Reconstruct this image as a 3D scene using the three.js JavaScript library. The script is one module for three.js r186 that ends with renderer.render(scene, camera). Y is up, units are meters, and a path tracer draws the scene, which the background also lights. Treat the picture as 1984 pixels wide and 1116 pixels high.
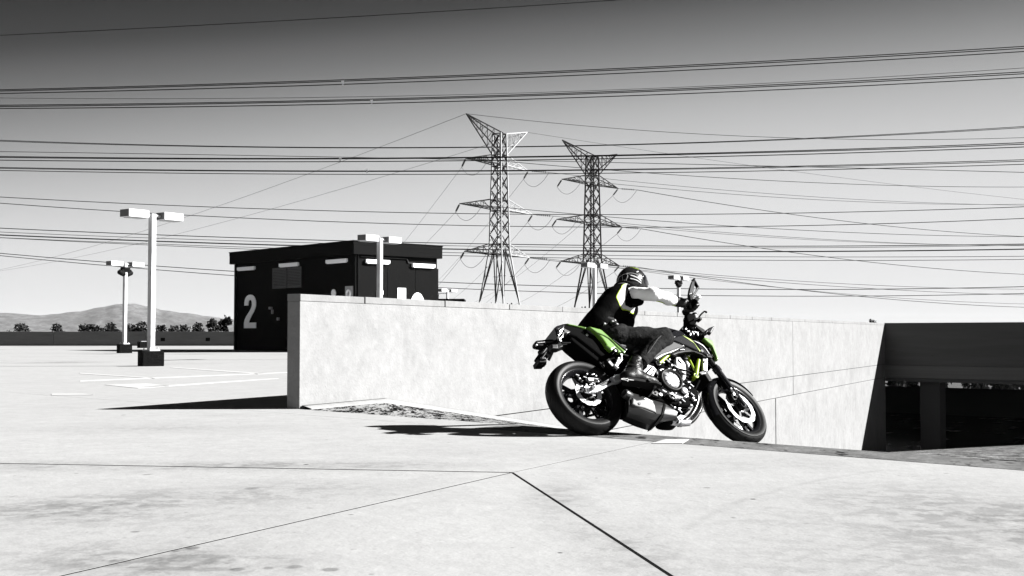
import * as THREE from 'three';
import { RoundedBoxGeometry } from 'three/addons/geometries/RoundedBoxGeometry.js';
import { MarchingCubes } from 'three/addons/objects/MarchingCubes.js';
import { mergeGeometries, mergeVertices, toCreasedNormals } from 'three/addons/utils/BufferGeometryUtils.js';

// ------------------------------------------------------------------ camera, sky, sun, exposure
const H = 0.745;                                   // eye height above the deck
const PITCH = Math.atan(90 / 2384);
const scene = new THREE.Scene();
const camera = new THREE.PerspectiveCamera(26.342, 1024 / 576, 0.1, 12000);
camera.position.set(0, H, 0);
camera.rotation.x = PITCH;
const renderer = new THREE.WebGLRenderer({ antialias: true });
renderer.toneMapping = THREE.LinearToneMapping;
renderer.toneMappingExposure = 4;
renderer.shadowMap.enabled = true;
const EXPO = 4;
const SUN_AZ = 3 * Math.PI / 180, SUN_EL = 31.3 * Math.PI / 180;
const sunDir = new THREE.Vector3(Math.cos(SUN_EL) * Math.cos(SUN_AZ), Math.sin(SUN_EL), -Math.cos(SUN_EL) * Math.sin(SUN_AZ));
{
  const W = 1024, HH = 512, d = new Float32Array(W * HH * 4);
  // brightness of the clear sky (as displayed) against elevation in degrees
  const T = [[-90, .5], [-4, .68], [0, .81], [2, .80], [5, .745], [7, .65], [9.5, .48], [10.7, .37], [12, .26], [13.1, .18], [15.1, .06], [17, .034], [20, .02], [30, .014], [90, .01]];
  const at = e => { let i = 0; while (i < T.length - 2 && T[i + 1][0] < e) i++; const t = Math.min(1, Math.max(0, (e - T[i][0]) / (T[i + 1][0] - T[i][0]))); return T[i][1] + (T[i + 1][1] - T[i][1]) * t; };
  for (let j = 0; j < HH; j++) for (let i = 0; i < W; i++) {
    const el = ((j + .5) / HH - .5) * 180;
    const th = ((i + .5) / W - .5) * 2 * Math.PI;                // atan2(z, x)
    const side = Math.cos(th);                                   // 1 towards the sun (+x)
    const sc = Math.max(-.5, Math.min(.5, side)), e2 = el > 0 ? el - (5.2 * sc - 5 * sc * sc) * Math.min(1, el / 7) : el;
    let v = at(Math.max(el > 0 ? 0 : -90, e2));
    v *= 1 - .10 * Math.max(0, -side) * (el > 0 ? 1 : 1);
    v /= EXPO;
    const k = (j * W + i) * 4; d[k] = v * .995; d[k + 1] = v; d[k + 2] = v * 1.004; d[k + 3] = 1;
  }
  const sky = new THREE.DataTexture(d, W, HH, THREE.RGBAFormat, THREE.FloatType);
  sky.mapping = THREE.EquirectangularReflectionMapping; sky.magFilter = sky.minFilter = THREE.LinearFilter;
  sky.needsUpdate = true;
  scene.background = sky; scene.environment = sky;
}
const sun = new THREE.DirectionalLight(new THREE.Color(1, .994, .982), 5);
sun.position.copy(sunDir).multiplyScalar(80).add(new THREE.Vector3(0, 0, -20));
sun.target.position.set(0, 0, -20);
sun.castShadow = true;
Object.assign(sun.shadow.camera, { left: -70, right: 70, top: 60, bottom: -60, near: 1, far: 260 });
sun.shadow.mapSize.set(4096, 4096); sun.shadow.radius = 1; sun.shadow.bias = -0.0005;
scene.add(sun, sun.target);

// ------------------------------------------------------------------ helpers
let seed = 7;
const rnd = () => { seed = (seed * 1664525 + 1013904223) >>> 0; return seed / 4294967296; };
const rr = (a, b) => a + (b - a) * rnd();
const V = (x, y, z) => new THREE.Vector3(x, y, z);
const used = {};
function numbered(n) { const k = used[n] = (used[n] ?? -1) + 1; return k ? `${n}_${String(k).padStart(3, '0')}` : n; }
function tag(o, label, category, group) { o.userData.label = label; if (category) o.userData.category = category; if (group) o.userData.group = group; return o; }
function shadows(o) { o.traverse(c => { if (c.isMesh) { c.castShadow = true; c.receiveShadow = true; } }); return o; }
function thing(name, label, category, pos = [0, 0, 0], turn = 0, group) {
  const o = new THREE.Group(); o.name = numbered(name); o.position.set(...pos); o.rotation.y = turn; scene.add(o);
  return tag(o, label, category, group);
}
function part(name, geo, mat, parent, label) {
  if (Array.isArray(geo)) geo = merge(geo);
  const m = new THREE.Mesh(geo, mat); m.name = name; m.castShadow = m.receiveShadow = true; if (parent) parent.add(m); if (label) m.userData.label = label; return m;
}
function struct(name, geo, mat, parent) { const m = part(parent ? name : numbered(name), geo, mat, parent ?? scene); if (!parent) m.userData.kind = 'structure'; return m; }
function merge(list) {
  const L = list.map(g => { g = g.index ? g.toNonIndexed() : g.clone(); for (const k of Object.keys(g.attributes)) if (!['position', 'normal', 'uv'].includes(k)) g.deleteAttribute(k); if (!g.attributes.normal) g.computeVertexNormals(); if (!g.attributes.uv) g.setAttribute('uv', new THREE.BufferAttribute(new Float32Array(g.attributes.position.count * 2), 2)); return g; });
  return mergeGeometries(L);
}
function std(v, rough = .8, o = {}) {
  const c = Array.isArray(v) ? new THREE.Color().setRGB(...v) : new THREE.Color().setRGB(v * .992, v, v * 1.02);
  return new THREE.MeshStandardMaterial({ color: c, roughness: rough, metalness: 0, ...o });
}
function box(w, h, d, x = 0, y = 0, z = 0, r = 0) {
  const g = r ? new RoundedBoxGeometry(w, h, d, 2, r) : new THREE.BoxGeometry(w, h, d); g.translate(x, y, z); return g;
}
function bar(a, b, r, seg = 8, r2 = r) {             // round bar from a to b
  a = V(...a); b = V(...b); const d = b.clone().sub(a), L = d.length();
  const g = new THREE.CylinderGeometry(r2, r, L, seg); g.translate(0, L / 2, 0);
  g.applyQuaternion(new THREE.Quaternion().setFromUnitVectors(V(0, 1, 0), d.normalize())); g.translate(a.x, a.y, a.z); return g;
}
function beam(a, b, w, h = w) {                      // square bar from a to b
  a = V(...a); b = V(...b); const d = b.clone().sub(a), L = d.length();
  const g = new THREE.BoxGeometry(w, L, h); g.translate(0, L / 2, 0);
  g.applyQuaternion(new THREE.Quaternion().setFromUnitVectors(V(0, 1, 0), d.normalize())); g.translate(a.x, a.y, a.z); return g;
}
function tube(pts, r, seg = 24, rad = 8, closed = false) {
  return new THREE.TubeGeometry(new THREE.CatmullRomCurve3(pts.map(p => V(...p)), closed, 'centripetal'), seg, r, rad, closed);
}
// photograph pixel (1984 x 1116) to a point at a true distance in front of the camera / on the deck
const cp = Math.cos(PITCH), sp = Math.sin(PITCH);
function ray(px, py) { const x = (px - 992) / 2384, y = (558 - py) / 2384; return V(x, y * cp + sp, -(cp - y * sp)); }
function at(px, py, depth) { const r = ray(px, py); const t = depth / -r.z; return [r.x * t, H + r.y * t, -depth]; }
function onDeck(px, py) { const r = ray(px, py); const t = -H / r.y; return [r.x * t, -r.z * t]; }   // [x, depth]

// tileable noise
function lattice(n, s) { let q = s * 7919 + 13; const a = new Float32Array(n * n); for (let i = 0; i < n * n; i++) { q = (q * 1664525 + 1013904223) >>> 0; a[i] = q / 4294967296; } return a; }
function tileNoise(n, s) {
  const a = lattice(n, s);
  return (u, v) => {
    u = ((u % 1) + 1) % 1 * n; v = ((v % 1) + 1) % 1 * n; const i = Math.floor(u), j = Math.floor(v); let f = u - i, g = v - j; f = f * f * (3 - 2 * f); g = g * g * (3 - 2 * g);
    const i1 = (i + 1) % n, j1 = (j + 1) % n, i0 = i % n, j0 = j % n;
    return (a[j0 * n + i0] * (1 - f) + a[j0 * n + i1] * f) * (1 - g) + (a[j1 * n + i0] * (1 - f) + a[j1 * n + i1] * f) * g;
  };
}
function fbm(n, s, oct = 5, gain = .5) { const L = []; for (let k = 0; k < oct; k++) L.push(tileNoise(n << k, s + k * 17)); return (u, v) => { let r = 0, w = 1, t = 0; for (const f of L) { r += f(u, v) * w; t += w; w *= gain; } return r / t; }; }
function grayTex(size, fn, srgb = true, sizeV = size) {
  const d = new Uint8Array(size * sizeV * 4);
  for (let j = 0; j < sizeV; j++) for (let i = 0; i < size; i++) {
    const v = fn((i + .5) / size, (j + .5) / sizeV), k = (j * size + i) * 4; const b = Math.max(0, Math.min(255, Math.round(v * 255)));
    d[k] = d[k + 1] = d[k + 2] = b; d[k + 3] = 255;
  }
  const t = new THREE.DataTexture(d, size, sizeV); t.wrapS = t.wrapT = THREE.RepeatWrapping; t.magFilter = THREE.LinearFilter; t.minFilter = THREE.LinearMipmapLinearFilter; t.generateMipmaps = true;
  if (srgb) t.colorSpace = THREE.SRGBColorSpace; t.needsUpdate = true; return t;
}
const sstep = (a, b, x) => { const t = Math.max(0, Math.min(1, (x - a) / (b - a))); return t * t * (3 - 2 * t); };
const toS = v => v <= .0031308 ? v * 12.92 : 1.055 * Math.pow(v, 1 / 2.4) - .055;
// slab polygon in (x, depth), top at y, given thickness, uv in metres
function slab(poly, y, th) {
  const s = new THREE.Shape(poly.map(p => new THREE.Vector2(p[0], p[1])));
  const g = new THREE.ExtrudeGeometry(s, { depth: th, bevelEnabled: false });
  g.rotateX(-Math.PI / 2); g.translate(0, y - th, 0); return g;      // (x, depth) -> (x, y, -depth)
}
function inset(poly, gaps) {                         // shrink a polygon (counter-clockwise) by its edges' gaps
  const n = poly.length, out = []; let A = 0; for (let i = 0; i < n; i++) { const p = poly[i], q = poly[(i + 1) % n]; A += p[0] * q[1] - q[0] * p[1]; }
  const sg = A > 0 ? 1 : -1;
  const ln = i => { const p = poly[i], q = poly[(i + 1) % n], dx = q[0] - p[0], dy = q[1] - p[1], L = Math.hypot(dx, dy), g = (gaps[i] ?? 0) * sg; return [p[0] - dy / L * g, p[1] + dx / L * g, dx / L, dy / L]; };
  for (let i = 0; i < n; i++) { const a = ln((i + n - 1) % n), b = ln(i); const den = a[2] * b[3] - a[3] * b[2]; if (Math.abs(den) < 1e-6) { out.push([b[0], b[1]]); continue; } const t = ((b[0] - a[0]) * b[3] - (b[1] - a[1]) * b[2]) / den; out.push([a[0] + a[2] * t, a[1] + a[3] * t]); }
  return out;
}
// ------------------------------------------------------------------ surfaces
function baked(size, f) { const a = new Float32Array(size * size); for (let j = 0; j < size; j++) for (let i = 0; i < size; i++) a[j * size + i] = f((i + .5) / size, (j + .5) / size); return (u, v) => { const i = Math.floor((u - Math.floor(u)) * size) % size, j = Math.floor((v - Math.floor(v)) * size) % size; return a[j * size + i]; }; }
function smooth(size, f) { const g = baked(size, f); return (u, v) => { const x = u * size - .5, y = v * size - .5, i = Math.floor(x), j = Math.floor(y), p = x - i, q = y - j, e = (a, b) => g((a + .5) / size, (b + .5) / size); return (e(i, j) * (1 - p) + e(i + 1, j) * p) * (1 - q) + (e(i, j + 1) * (1 - p) + e(i + 1, j + 1) * p) * q; }; }
const n1 = smooth(256, fbm(4, 1, 6, .6)), n2 = smooth(512, fbm(16, 2, 5, .62)), n3 = baked(1024, fbm(64, 3, 4, .7)), n4 = smooth(256, fbm(8, 9, 5, .55));
const DECK_TILE = 14;
const SPOTS = [[488, 946, .045, .14], [1459, 967, .014, .5], [593, 900, .016, .5], [372, 1062, .03, .22], [340, 1068, .022, .2], [680, 997, .016, .35], [460, 1103, .03, .2], [520, 1100, .024, .16], [640, 1104, .028, .2], [570, 1098, .03, .14], [1258, 918, .012, .35], [1370, 945, .016, .2], [1085, 1071, .012, .4], [1420, 1003, .012, .3], [285, 919, .04, .15], [240, 804, .03, .3], [262, 1030, .02, .2]].map(([px, py, r, k]) => { const q = onDeck(px, py); return [q[0], q[1], r, k]; });
function deckTone(u, v) {                             // u, v in tiles of 14 m; weathered concrete with scuffed grey areas and specks
  const x = u * DECK_TILE - 7, z = v * DECK_TILE;
  const spot = (cx, cz, rx, rz) => Math.max(0, 1 - Math.hypot((x - cx) / rx, (z - cz) / rz));
  let area = sstep(.56, .74, n1(u, v)) * .3 + spot(-1.75, 5.3, 1.1, .75) * 1.1 + spot(-1.1, 5.95, .9, .55) * .6 + spot(-1.1, 4.05, .6, .35) * .9 + spot(-2.1, 7.0, 2.2, .45) * .8 + spot(-1.0, 7.1, 1.2, .3) * .4 + spot(2.0, 4.9, 1.6, 1.7) * 1.0 + spot(-1.5, 4.3, 1.3, 1.0) * .5 + spot(.22, 5.5, .22, 1.1) * .8 + spot(.4, 4.4, .25, .7) * .7 + spot(-2.9, 9.8, 1.8, .7) * .4 + spot(.9, 3.9, 1.0, .5) * .35;
  area = Math.min(1, area) * (.55 + .45 * sstep(.36, .58, n4(u * 3, v * 3)));
  const grain = n3(u * 2, v * 2) - .5, mid = n2(u, v) - .5;
  let t = .905 + mid * .03 + grain * .085;
  t -= area * (.085 + .14 * sstep(.40, .66, n3(u * 3 + .37, v * 3 + .11)) + grain * .35 + mid * .03);
  for (const [sx, sz, r, k] of SPOTS) { const q = Math.hypot(x - sx, (z - sz) * .8) / r + (n3(u * 2, v * 2) - .5) * 1.2; if (q < 1) t -= k * (1 - sstep(.5, 1, q)); }
  { const q = Math.abs(Math.hypot(x - 5.2, z - 3.2) - 4.78 - (n2(u, v) - .5) * .05); if (q < .035 && z > 4.2 && x < 2) t -= .05 * (1 - q / .035) * sstep(.35, .6, n3(u, v)); }       // faint curved tyre mark
  const pock = n3(u * 3 % 1, v * 3 % 1); if (pock > .80) t -= .14 * sstep(.80, .86, pock);
  return t;
}
const deckTex = grayTex(2048, deckTone);
const deckBump = grayTex(1024, (u, v) => .5 + (n3(u, v) - .5) * 1.2 + (n2(u, v) - .5) * .5, false);
deckTex.repeat.set(1 / DECK_TILE, 1 / DECK_TILE); deckTex.offset.set(.5, 0); deckBump.repeat.set(1 / 2.6, 1 / 2.6);
const M = {};
const phys = (v, r, o) => new THREE.MeshPhysicalMaterial({ color: new THREE.Color().setRGB(v, v, v), roughness: r, specularIntensity: .3, ior: 1.12, ...o });
M.deck = phys(.316, .92, { map: deckTex, bumpMap: deckBump, bumpScale: .0018 });
const stripTex = grayTex(512, (u, v) => .74 + (n2(u, v) - .5) * .3 + (n3(u, v) - .5) * .25 - .35 * sstep(.62, .75, n2(u * 2 % 1, v)));
stripTex.repeat.set(.4, .4);
M.strip = phys(.20, .93, { map: stripTex, bumpMap: deckBump, bumpScale: .004 });
M.joint = phys(.006, .95);
const wallTex = grayTex(2048, (u, v) => {             // cast concrete: cloudy, with trowel drags, stains that hang from the coping and pinholes
  let t = .91 + (n1(u, v) - .5) * .06 + (n2(u, v) - .5) * .09 + (n3(u, v) - .5) * .10;
  const st = n2(u * 1.0, v * .25); const drip = sstep(.56, .74, st) * sstep(.42, .6, n4(u, v)); t -= drip * .035;
  const blot = sstep(.60, .72, n4(u * 2 % 1, v * 2 % 1)); t -= blot * .055 * sstep(.4, .6, n3(u, v));
  const pin = n3(u * 4 % 1, v * 4 % 1); if (pin > .8) t -= .15 * sstep(.8, .86, pin);
  return t;
});
wallTex.repeat.set(1 / 6, 1 / 6);
const wallBump = grayTex(1024, (u, v) => .5 + (n2(u, v) - .5) * .9 + (n3(u * 2 % 1, v * 2 % 1) - .5) * .5, false); wallBump.repeat.set(1 / 3, 1 / 3);
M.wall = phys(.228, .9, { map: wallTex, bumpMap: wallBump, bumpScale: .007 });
M.coping = phys(.212, .9, { map: wallTex, bumpMap: wallBump, bumpScale: .007 });
M.paint = phys(.325, .8);
const dirtTex = grayTex(1024, (u, v) => { const a = n2(u, v), b = n3(u, v); return .88 - .83 * sstep(.475, .52, a * .5 + b * .5); });
M.dirt = phys(.27, .95, { map: dirtTex });
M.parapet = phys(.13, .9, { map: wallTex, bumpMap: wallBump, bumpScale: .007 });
M.shadewall = phys(.115, .9, { map: wallTex, bumpMap: wallBump, bumpScale: .007 });  // wall concrete darkened: the shade on it is put into the colour
M.black = phys(.004, .55);
M.blackpaint = phys(.006, .6, { bumpMap: wallBump, bumpScale: .006 });
M.white = std(.92, .6);
M.steel = std(.62, .5);
M.shadeband = phys(.15, .9, { map: wallTex, bumpMap: wallBump, bumpScale: .007 });  // a little lighter than the wall above, also darkened to carry shade
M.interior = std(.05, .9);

// ------------------------------------------------------------------ terrain far below the deck, hills
{
  const g = new THREE.CircleGeometry(5600, 96); g.rotateX(-Math.PI / 2); g.translate(0, -7.2, 0);
  const t = grayTex(512, (u, v) => .5 + (n1(u, v) - .5) * .5 + (n2(u, v) - .5) * .4); t.repeat.set(40, 40);
  struct('ground', g, std(.10, .95, { map: t }));
}
{
  // one hill sheet: ridge heights (in metres above the eye) against bearing, falling off in front and behind
  const R = [[-520, 613], [-300, 604], [-120, 611], [0, 607], [90, 611], [155, 606], [200, 599], [228, 593], [258, 589.5], [285, 594], [318, 602], [360, 607.5], [400, 613.5], [440, 618.5], [500, 627], [620, 640], [800, 648]];
  const ridge = px => { let i = 0; while (i < R.length - 2 && R[i + 1][0] < px) i++; const t = Math.max(0, Math.min(1, (px - R[i][0]) / (R[i + 1][0] - R[i][0]))), s = t * t * (3 - 2 * t); return R[i][1] + (R[i + 1][1] - R[i][1]) * s; };
  const NX = 260, NZ = 70, pos = [], uv = [], idx = [];
  const hn = fbm(8, 31, 6, .55), hn2 = fbm(24, 35, 5, .6);
  for (let j = 0; j <= NZ; j++) for (let i = 0; i <= NX; i++) {
    const px = -520 + (i / NX) * 1320, z = 2300 + (j / NZ) * 2700;
    const f = z / 4000; const top = (648 - ridge(px)) / 2384 * 4000;
    const w = f < 1 ? Math.pow(sstep(.55, 1.0, f), 1.25) : 1 - sstep(1, 1.28, f) * .8;
    const nn = (hn(i / NX, j / NZ * .6) - .5) * 2, n5 = (hn2(i / NX * 1.6, j / NZ) - .5) * 2;
    const y = -7.5 + (top + 7.5 + 1) * w * (1 + nn * .22 * (1 - sstep(.93, 1, Math.min(f, 2 - f)))) + n5 * 3.2 * sstep(.0, .3, w) ;
    pos.push((px - 992) / 2384 * z, y, -z); uv.push(i / NX * 6, j / NZ * 3);
    if (i && j) { const a = j * (NX + 1) + i; idx.push(a - NX - 2, a - NX - 1, a, a - NX - 2, a, a - 1); }
  }
  const g = new THREE.BufferGeometry(); g.setAttribute('position', new THREE.Float32BufferAttribute(pos, 3)); g.setAttribute('uv', new THREE.Float32BufferAttribute(uv, 2)); g.setIndex(idx); g.computeVertexNormals();
  const t = grayTex(1024, (u, v) => .62 + (n2(u, v) - .5) * .7 + (n3(u, v) - .5) * .5);
  struct('hills', g, std(.17, .95, { map: t, side: THREE.DoubleSide }));
}

// ------------------------------------------------------------------ the deck: cast panels with open joints
const WD = [.436, .9];                                 // direction of the ramp wall (x, depth)
const WN = [.9, -.436];                                // its lit side
const W0 = [-2.13, 12.33];
const wallAt = z => [W0[0] + (z - W0[1]) * WD[0] / WD[1], z];
const LIP = 10.2;                                      // x + depth along the crest of the ramp
{
  const deck = new THREE.Group(); deck.name = 'deck'; deck.userData.kind = 'structure'; scene.add(deck);
  const J = [0, 6.68], lipAt = x => [x, LIP - x], inAt = x => [x, LIP - .62 - x];
  const seamA = [.70, 8.04];                           // where the far joint meets the short one
  const inner = LIP - .62;                             // x + depth of the edge strip's joint
  const tK = (inner - 6.68) / 1.35, K = [.46 * tK, 6.68 + .89 * tK];
  const S0 = [.02, LIP - .02], S0i = [.02 - .31, inner + .29];
  const line1 = [-80, 19.4], line2 = [-13.05, -20], line3 = [4.6, -20];
  const wEnd = wallAt(46);
  const g1 = .015, g2 = .0075, g3 = .0085, gs = .009;
  const P = [
    [[J, line1, line2], [g1, 0, g2]],
    [[J, line2, line3], [g2, 0, g3]],
    [[J, line3, [30, -20.42], K], [g3, 0, gs, .005]],
    [[J, K, S0i, S0, [W0[0] - .03, W0[1] + .03], [W0[0] - .6, W0[1] - 0.0], [-40, 48.74], [-80, 88.74], line1].filter((_, i) => i < 3).concat([[-.29, 9.03], [-40, 48.74], [-80, 48.74], line1]), [.0015, gs, .002, .003, 0, 0, g1]],
    [[[-.29, 9.03], S0i, S0, W0, [W0[0] - .14, W0[1] + .07], [wEnd[0] - .14, wEnd[1] + .07], [34, 47], [34, 86], [-80, 86], [-80, 48.74], [-40, 48.74]], [0, gs, 0, 0, 0, 0, 0, 0, 0, 0, .003]],
    [[S0i, [40, inner - 40], [40, LIP - 40], S0], [gs, 0, 0, gs]],
  ];
  // clean the fourth panel: bounded by line 1, the short joint, the strip and the far joint
  P[3] = [[J, K, [.275, inner - .275], [-39, 8.74 + 39], [-80, 47.7], line1], [.005, gs, .003, 0, 0, g1]];
  P[4] = [[[.275, inner - .275], S0i, S0, W0, [W0[0] - .14, W0[1] + .07], [wEnd[0] - .14, wEnd[1] + .07], [34, 47], [34, 86], [-80, 86], [-80, 47.7], [-39, 47.74]], [gs, gs, 0, 0, 0, 0, 0, 0, 0, 0, .003]];
  P.forEach(([poly, gaps], i) => struct('concrete_panel', slab(inset(poly, gaps), 0, .08), i === 5 ? M.strip : M.deck, deck));
  // the slab that carries the panels (seen only as the dark bottom of the joints)
  struct('subslab', slab([[-80, -20], [30, -20.4], lipAt(40), S0, [W0[0] - .1, W0[1]], [wEnd[0] - .1, wEnd[1] + .05], [34, 47], [34, 86], [-80, 86]].map((p, i) => i === 2 || i === 3 ? [p[0] - .01, p[1] - .01] : p), -.0008, .38), M.joint, deck);
}

// ------------------------------------------------------------------ the ramp going down behind the crest
const rampY = z => z < 13.77 ? 0 : z < 18.53 ? -.685 * (z - 13.77) / 4.76 : Math.max(-3.5, -.685 - .12 * 1.112 * (z - 18.53));
const CURB = .15;
{
  const pos = [], uv = [], idx = [], NT = 10; let rows = 0;
  for (let p = 580; p <= 1990; p += p < 1160 ? 6 : 20) {
    const a = (p - 992) / 2384; const L = [a * LIP / (1 + a), LIP / (1 + a)];
    let Wp; if (a < .30) { const z = 8.1035 / (.4844 - a); Wp = [a * z, z]; } else { const z = 44.5 + (a - .30) * 30; Wp = [a * z, z]; }
    const off = p < 600 ? 0 : 1;
    const y1 = p <= 582 ? 0 : rampY(Wp[1]);
    for (let k = 0; k <= NT; k++) { const t = Math.pow(k / NT, 1.4), x = L[0] + (Wp[0] - L[0]) * t, z = L[1] + (Wp[1] - L[1]) * t; pos.push(x, -.004 + (y1) * t, -z); uv.push(x, z); }
    if (rows) for (let k = 0; k < NT; k++) { const q = rows * (NT + 1) + k; idx.push(q - NT - 1, q, q - NT, q - NT, q, q + 1); }
    rows++;
  }
  const g = new THREE.BufferGeometry(); g.setAttribute('position', new THREE.Float32BufferAttribute(pos, 3)); g.setAttribute('uv', new THREE.Float32BufferAttribute(uv, 2)); g.setIndex(idx); g.computeVertexNormals();
  const m = M.dirt; m.side = THREE.DoubleSide; dirtTex.repeat.set(1 / 1.2, 1 / 5.5);
  struct('ramp', g, m);
  // painted mark across the edge strip
  const q = [onDeck(1262, 860), onDeck(1322, 860), onDeck(1335, 852), onDeck(1290, 852)];
  tag(struct('lane_mark', slab(q, .005, .004), M.paint), 'short white painted mark across the edge strip at the ramp crest');
}

// ------------------------------------------------------------------ the ramp wall
{
  const wall = thing('ramp_wall', 'long white concrete wall beside the ramp, behind the motorcycle', 'wall', [W0[0], 0, -W0[1]]);
  const len = z => (z - W0[1]) / WD[1];                // metres along the wall
  const frame = new THREE.Matrix4().makeBasis(V(WD[0], 0, -WD[1]), V(0, 1, 0), V(WN[0], 0, -WN[1]));   // local x along, y up, z out of the lit face
  const wm = (g) => { const p = g.attributes.position, u = g.attributes.uv, n = g.attributes.normal; for (let i = 0; i < p.count; i++) Math.abs(n.getY(i)) > .9 ? u.setXY(i, p.getX(i), p.getZ(i)) : u.setXY(i, Math.abs(n.getZ(i)) > .7 ? p.getX(i) : p.getZ(i) + 3, p.getY(i)); return g.applyMatrix4(frame); };
  const T = .155, END = len(44.6), J1 = len(31.6), J0 = len(29.9), g = .022;
  const pieces = (name, x0, x1, y0, y1, front, back, mat) => part(name, wm(box(x1 - x0 - g, y1 - y0 - .011, front - back, (x0 + x1) / 2, (y0 + y1) / 2, (front + back) / 2, .006)), mat, wall);
  part('core', wm(box(END - .1, 5.3, T - .05, END / 2, -1.55, -T / 2)), M.joint, wall);
  pieces('wall_panel', 0, J1, -.33, 1.085, 0, -T, M.wall);
  pieces('wall_panel', J1, END, -.33, 1.085, 0, -T, M.wall);
  pieces('slab_band', 0.6, J1, -.80, -.33, -.002, -T + .01, M.wall);
  pieces('slab_band', J1, END, -.80, -.33, .002, -T + .01, M.wall);
  pieces('wall_panel', .6, J0, -4.2, -.80, .0, -T + .01, M.wall);
  pieces('pilaster', J0, J1, -4.2, -.80, .012, -T + .01, M.wall);
  pieces('wall_panel', J1, END, -4.2, -.80, .0, -T + .01, M.wall);
  for (let x = 0, k = 0; x < END - .2; k++) { const L = Math.min(END - x, k ? 1.8 : 1.2); pieces('coping_block', x, x + L, 1.075, 1.16 + ((k * 37) % 5 - 2) * .0012, .004 + ((k * 13) % 4) * .0012, -T - .004, M.coping); x += L; }
  // little curb that follows the ramp at the wall's foot
  const N = 40, P = [];
  for (let k = 0; k <= N; k++) { const z = 12.36 + (44 - 12.36) * Math.pow(k / N, 2); P.push([len(z), rampY(z)]); }
  P.splice(P.findIndex(p => p[0] > len(13.77)), 0, [len(13.77), 0]);
  const pos = [], idx = [], prof = [[.012, -.05], [.012, .035], [.045, .03], [.13, .006], [.13, -.05]];
  P.forEach(([x, y], i) => { prof.forEach(([o, h]) => pos.push(x, y + h, o)); if (i) for (let k = 0; k < 4; k++) { const a = i * 5 + k; idx.push(a - 5, a, a - 4, a - 4, a, a + 1); } });
  const cg = new THREE.BufferGeometry(); cg.setAttribute('position', new THREE.Float32BufferAttribute(pos, 3)); cg.setAttribute('uv', new THREE.Float32BufferAttribute(pos.flatMap((_, i) => i % 3 ? [] : [pos[i], pos[i + 2]]), 2)); cg.setIndex(idx); cg.computeVertexNormals(); cg.applyMatrix4(frame);
  const cm = M.wall.clone(); cm.side = THREE.DoubleSide;
  part('curb', cg, cm, wall);
  shadows(wall);
}

// ------------------------------------------------------------------ beam wall, its shade put into the colour, over the lower level's mouth
{
  const c = wallAt(44.6), w = [.76, -.65];              // runs to the right and a little towards us
  const t = thing('beam_wall', 'dark shaded concrete beam wall over the mouth of the lower level, at the right', 'wall', [c[0], 0, -c[1]], Math.atan2(.65, .76));
  // local x along the wall (towards -z world = away is -), y up; rotate so that +x follows w
  t.rotation.y = -Math.atan2(.65, .76);
  part('parapet', box(26, 1.52, .22, 13 - .02, .4, -.05, .012), M.shadewall, t);
  part('beam', box(26, .44, .25, 13 - .02, -.585, -.035, .012), M.shadeband, t, 'slightly lighter band along the foot of the beam');
  for (let k = 0; k < 5; k++) part('column', box(.72, 2.75, .55, 1.5 + k * 4.6, -2.1, -.6 - (k % 2) * .0, .015), M.interior, t);
  shadows(t);
  // the lower level behind it
  const far = 22;
  const lo = thing('lower_parking_level', 'dark lower parking level seen through the mouth at the foot of the ramp', 'parking level', [c[0], 0, -c[1]]);
  lo.rotation.y = t.rotation.y;
  const ft = grayTex(512, (u, v) => .35 + .6 * sstep(.5, .66, n2(u, v * .3)) * sstep(.4, .6, n1(u, v))); ft.repeat.set(.12, .12);  // pale streaks stand for light reflected along the floor
  const fg = box(60, .2, 26, 1, -3.61, -11); { const p = fg.attributes.position, u = fg.attributes.uv; for (let i = 0; i < p.count; i++) u.setXY(i, p.getX(i), p.getZ(i)); }
  part('floor', fg, std(.60, .17, { map: ft, bumpMap: wallBump, bumpScale: .01 }), lo);
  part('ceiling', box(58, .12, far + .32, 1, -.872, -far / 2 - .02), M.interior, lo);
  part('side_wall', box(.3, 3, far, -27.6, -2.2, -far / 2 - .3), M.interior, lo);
  part('side_parapet', box(.3, 1.0, far, 29, -3.0, -far / 2 - .3), M.interior, lo);  // unseen side wall, kept low to let skylight reach the floor
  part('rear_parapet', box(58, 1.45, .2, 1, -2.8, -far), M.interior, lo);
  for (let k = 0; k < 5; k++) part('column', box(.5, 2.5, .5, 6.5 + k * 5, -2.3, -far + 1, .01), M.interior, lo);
  shadows(lo);
}

// ------------------------------------------------------------------ far parapet across the lot
{
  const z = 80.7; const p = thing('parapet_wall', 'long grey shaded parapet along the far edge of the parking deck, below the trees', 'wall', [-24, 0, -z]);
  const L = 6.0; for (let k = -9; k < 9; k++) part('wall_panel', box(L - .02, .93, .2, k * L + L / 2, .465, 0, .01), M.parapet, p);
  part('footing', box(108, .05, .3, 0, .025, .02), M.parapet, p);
  for (const px of [317, 404]) part('drain_hole', box(.28, .22, .03, (px - 992) / 2384 * z + 24, .42, .105, .01), M.black, p);
  shadows(p);
}

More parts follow.
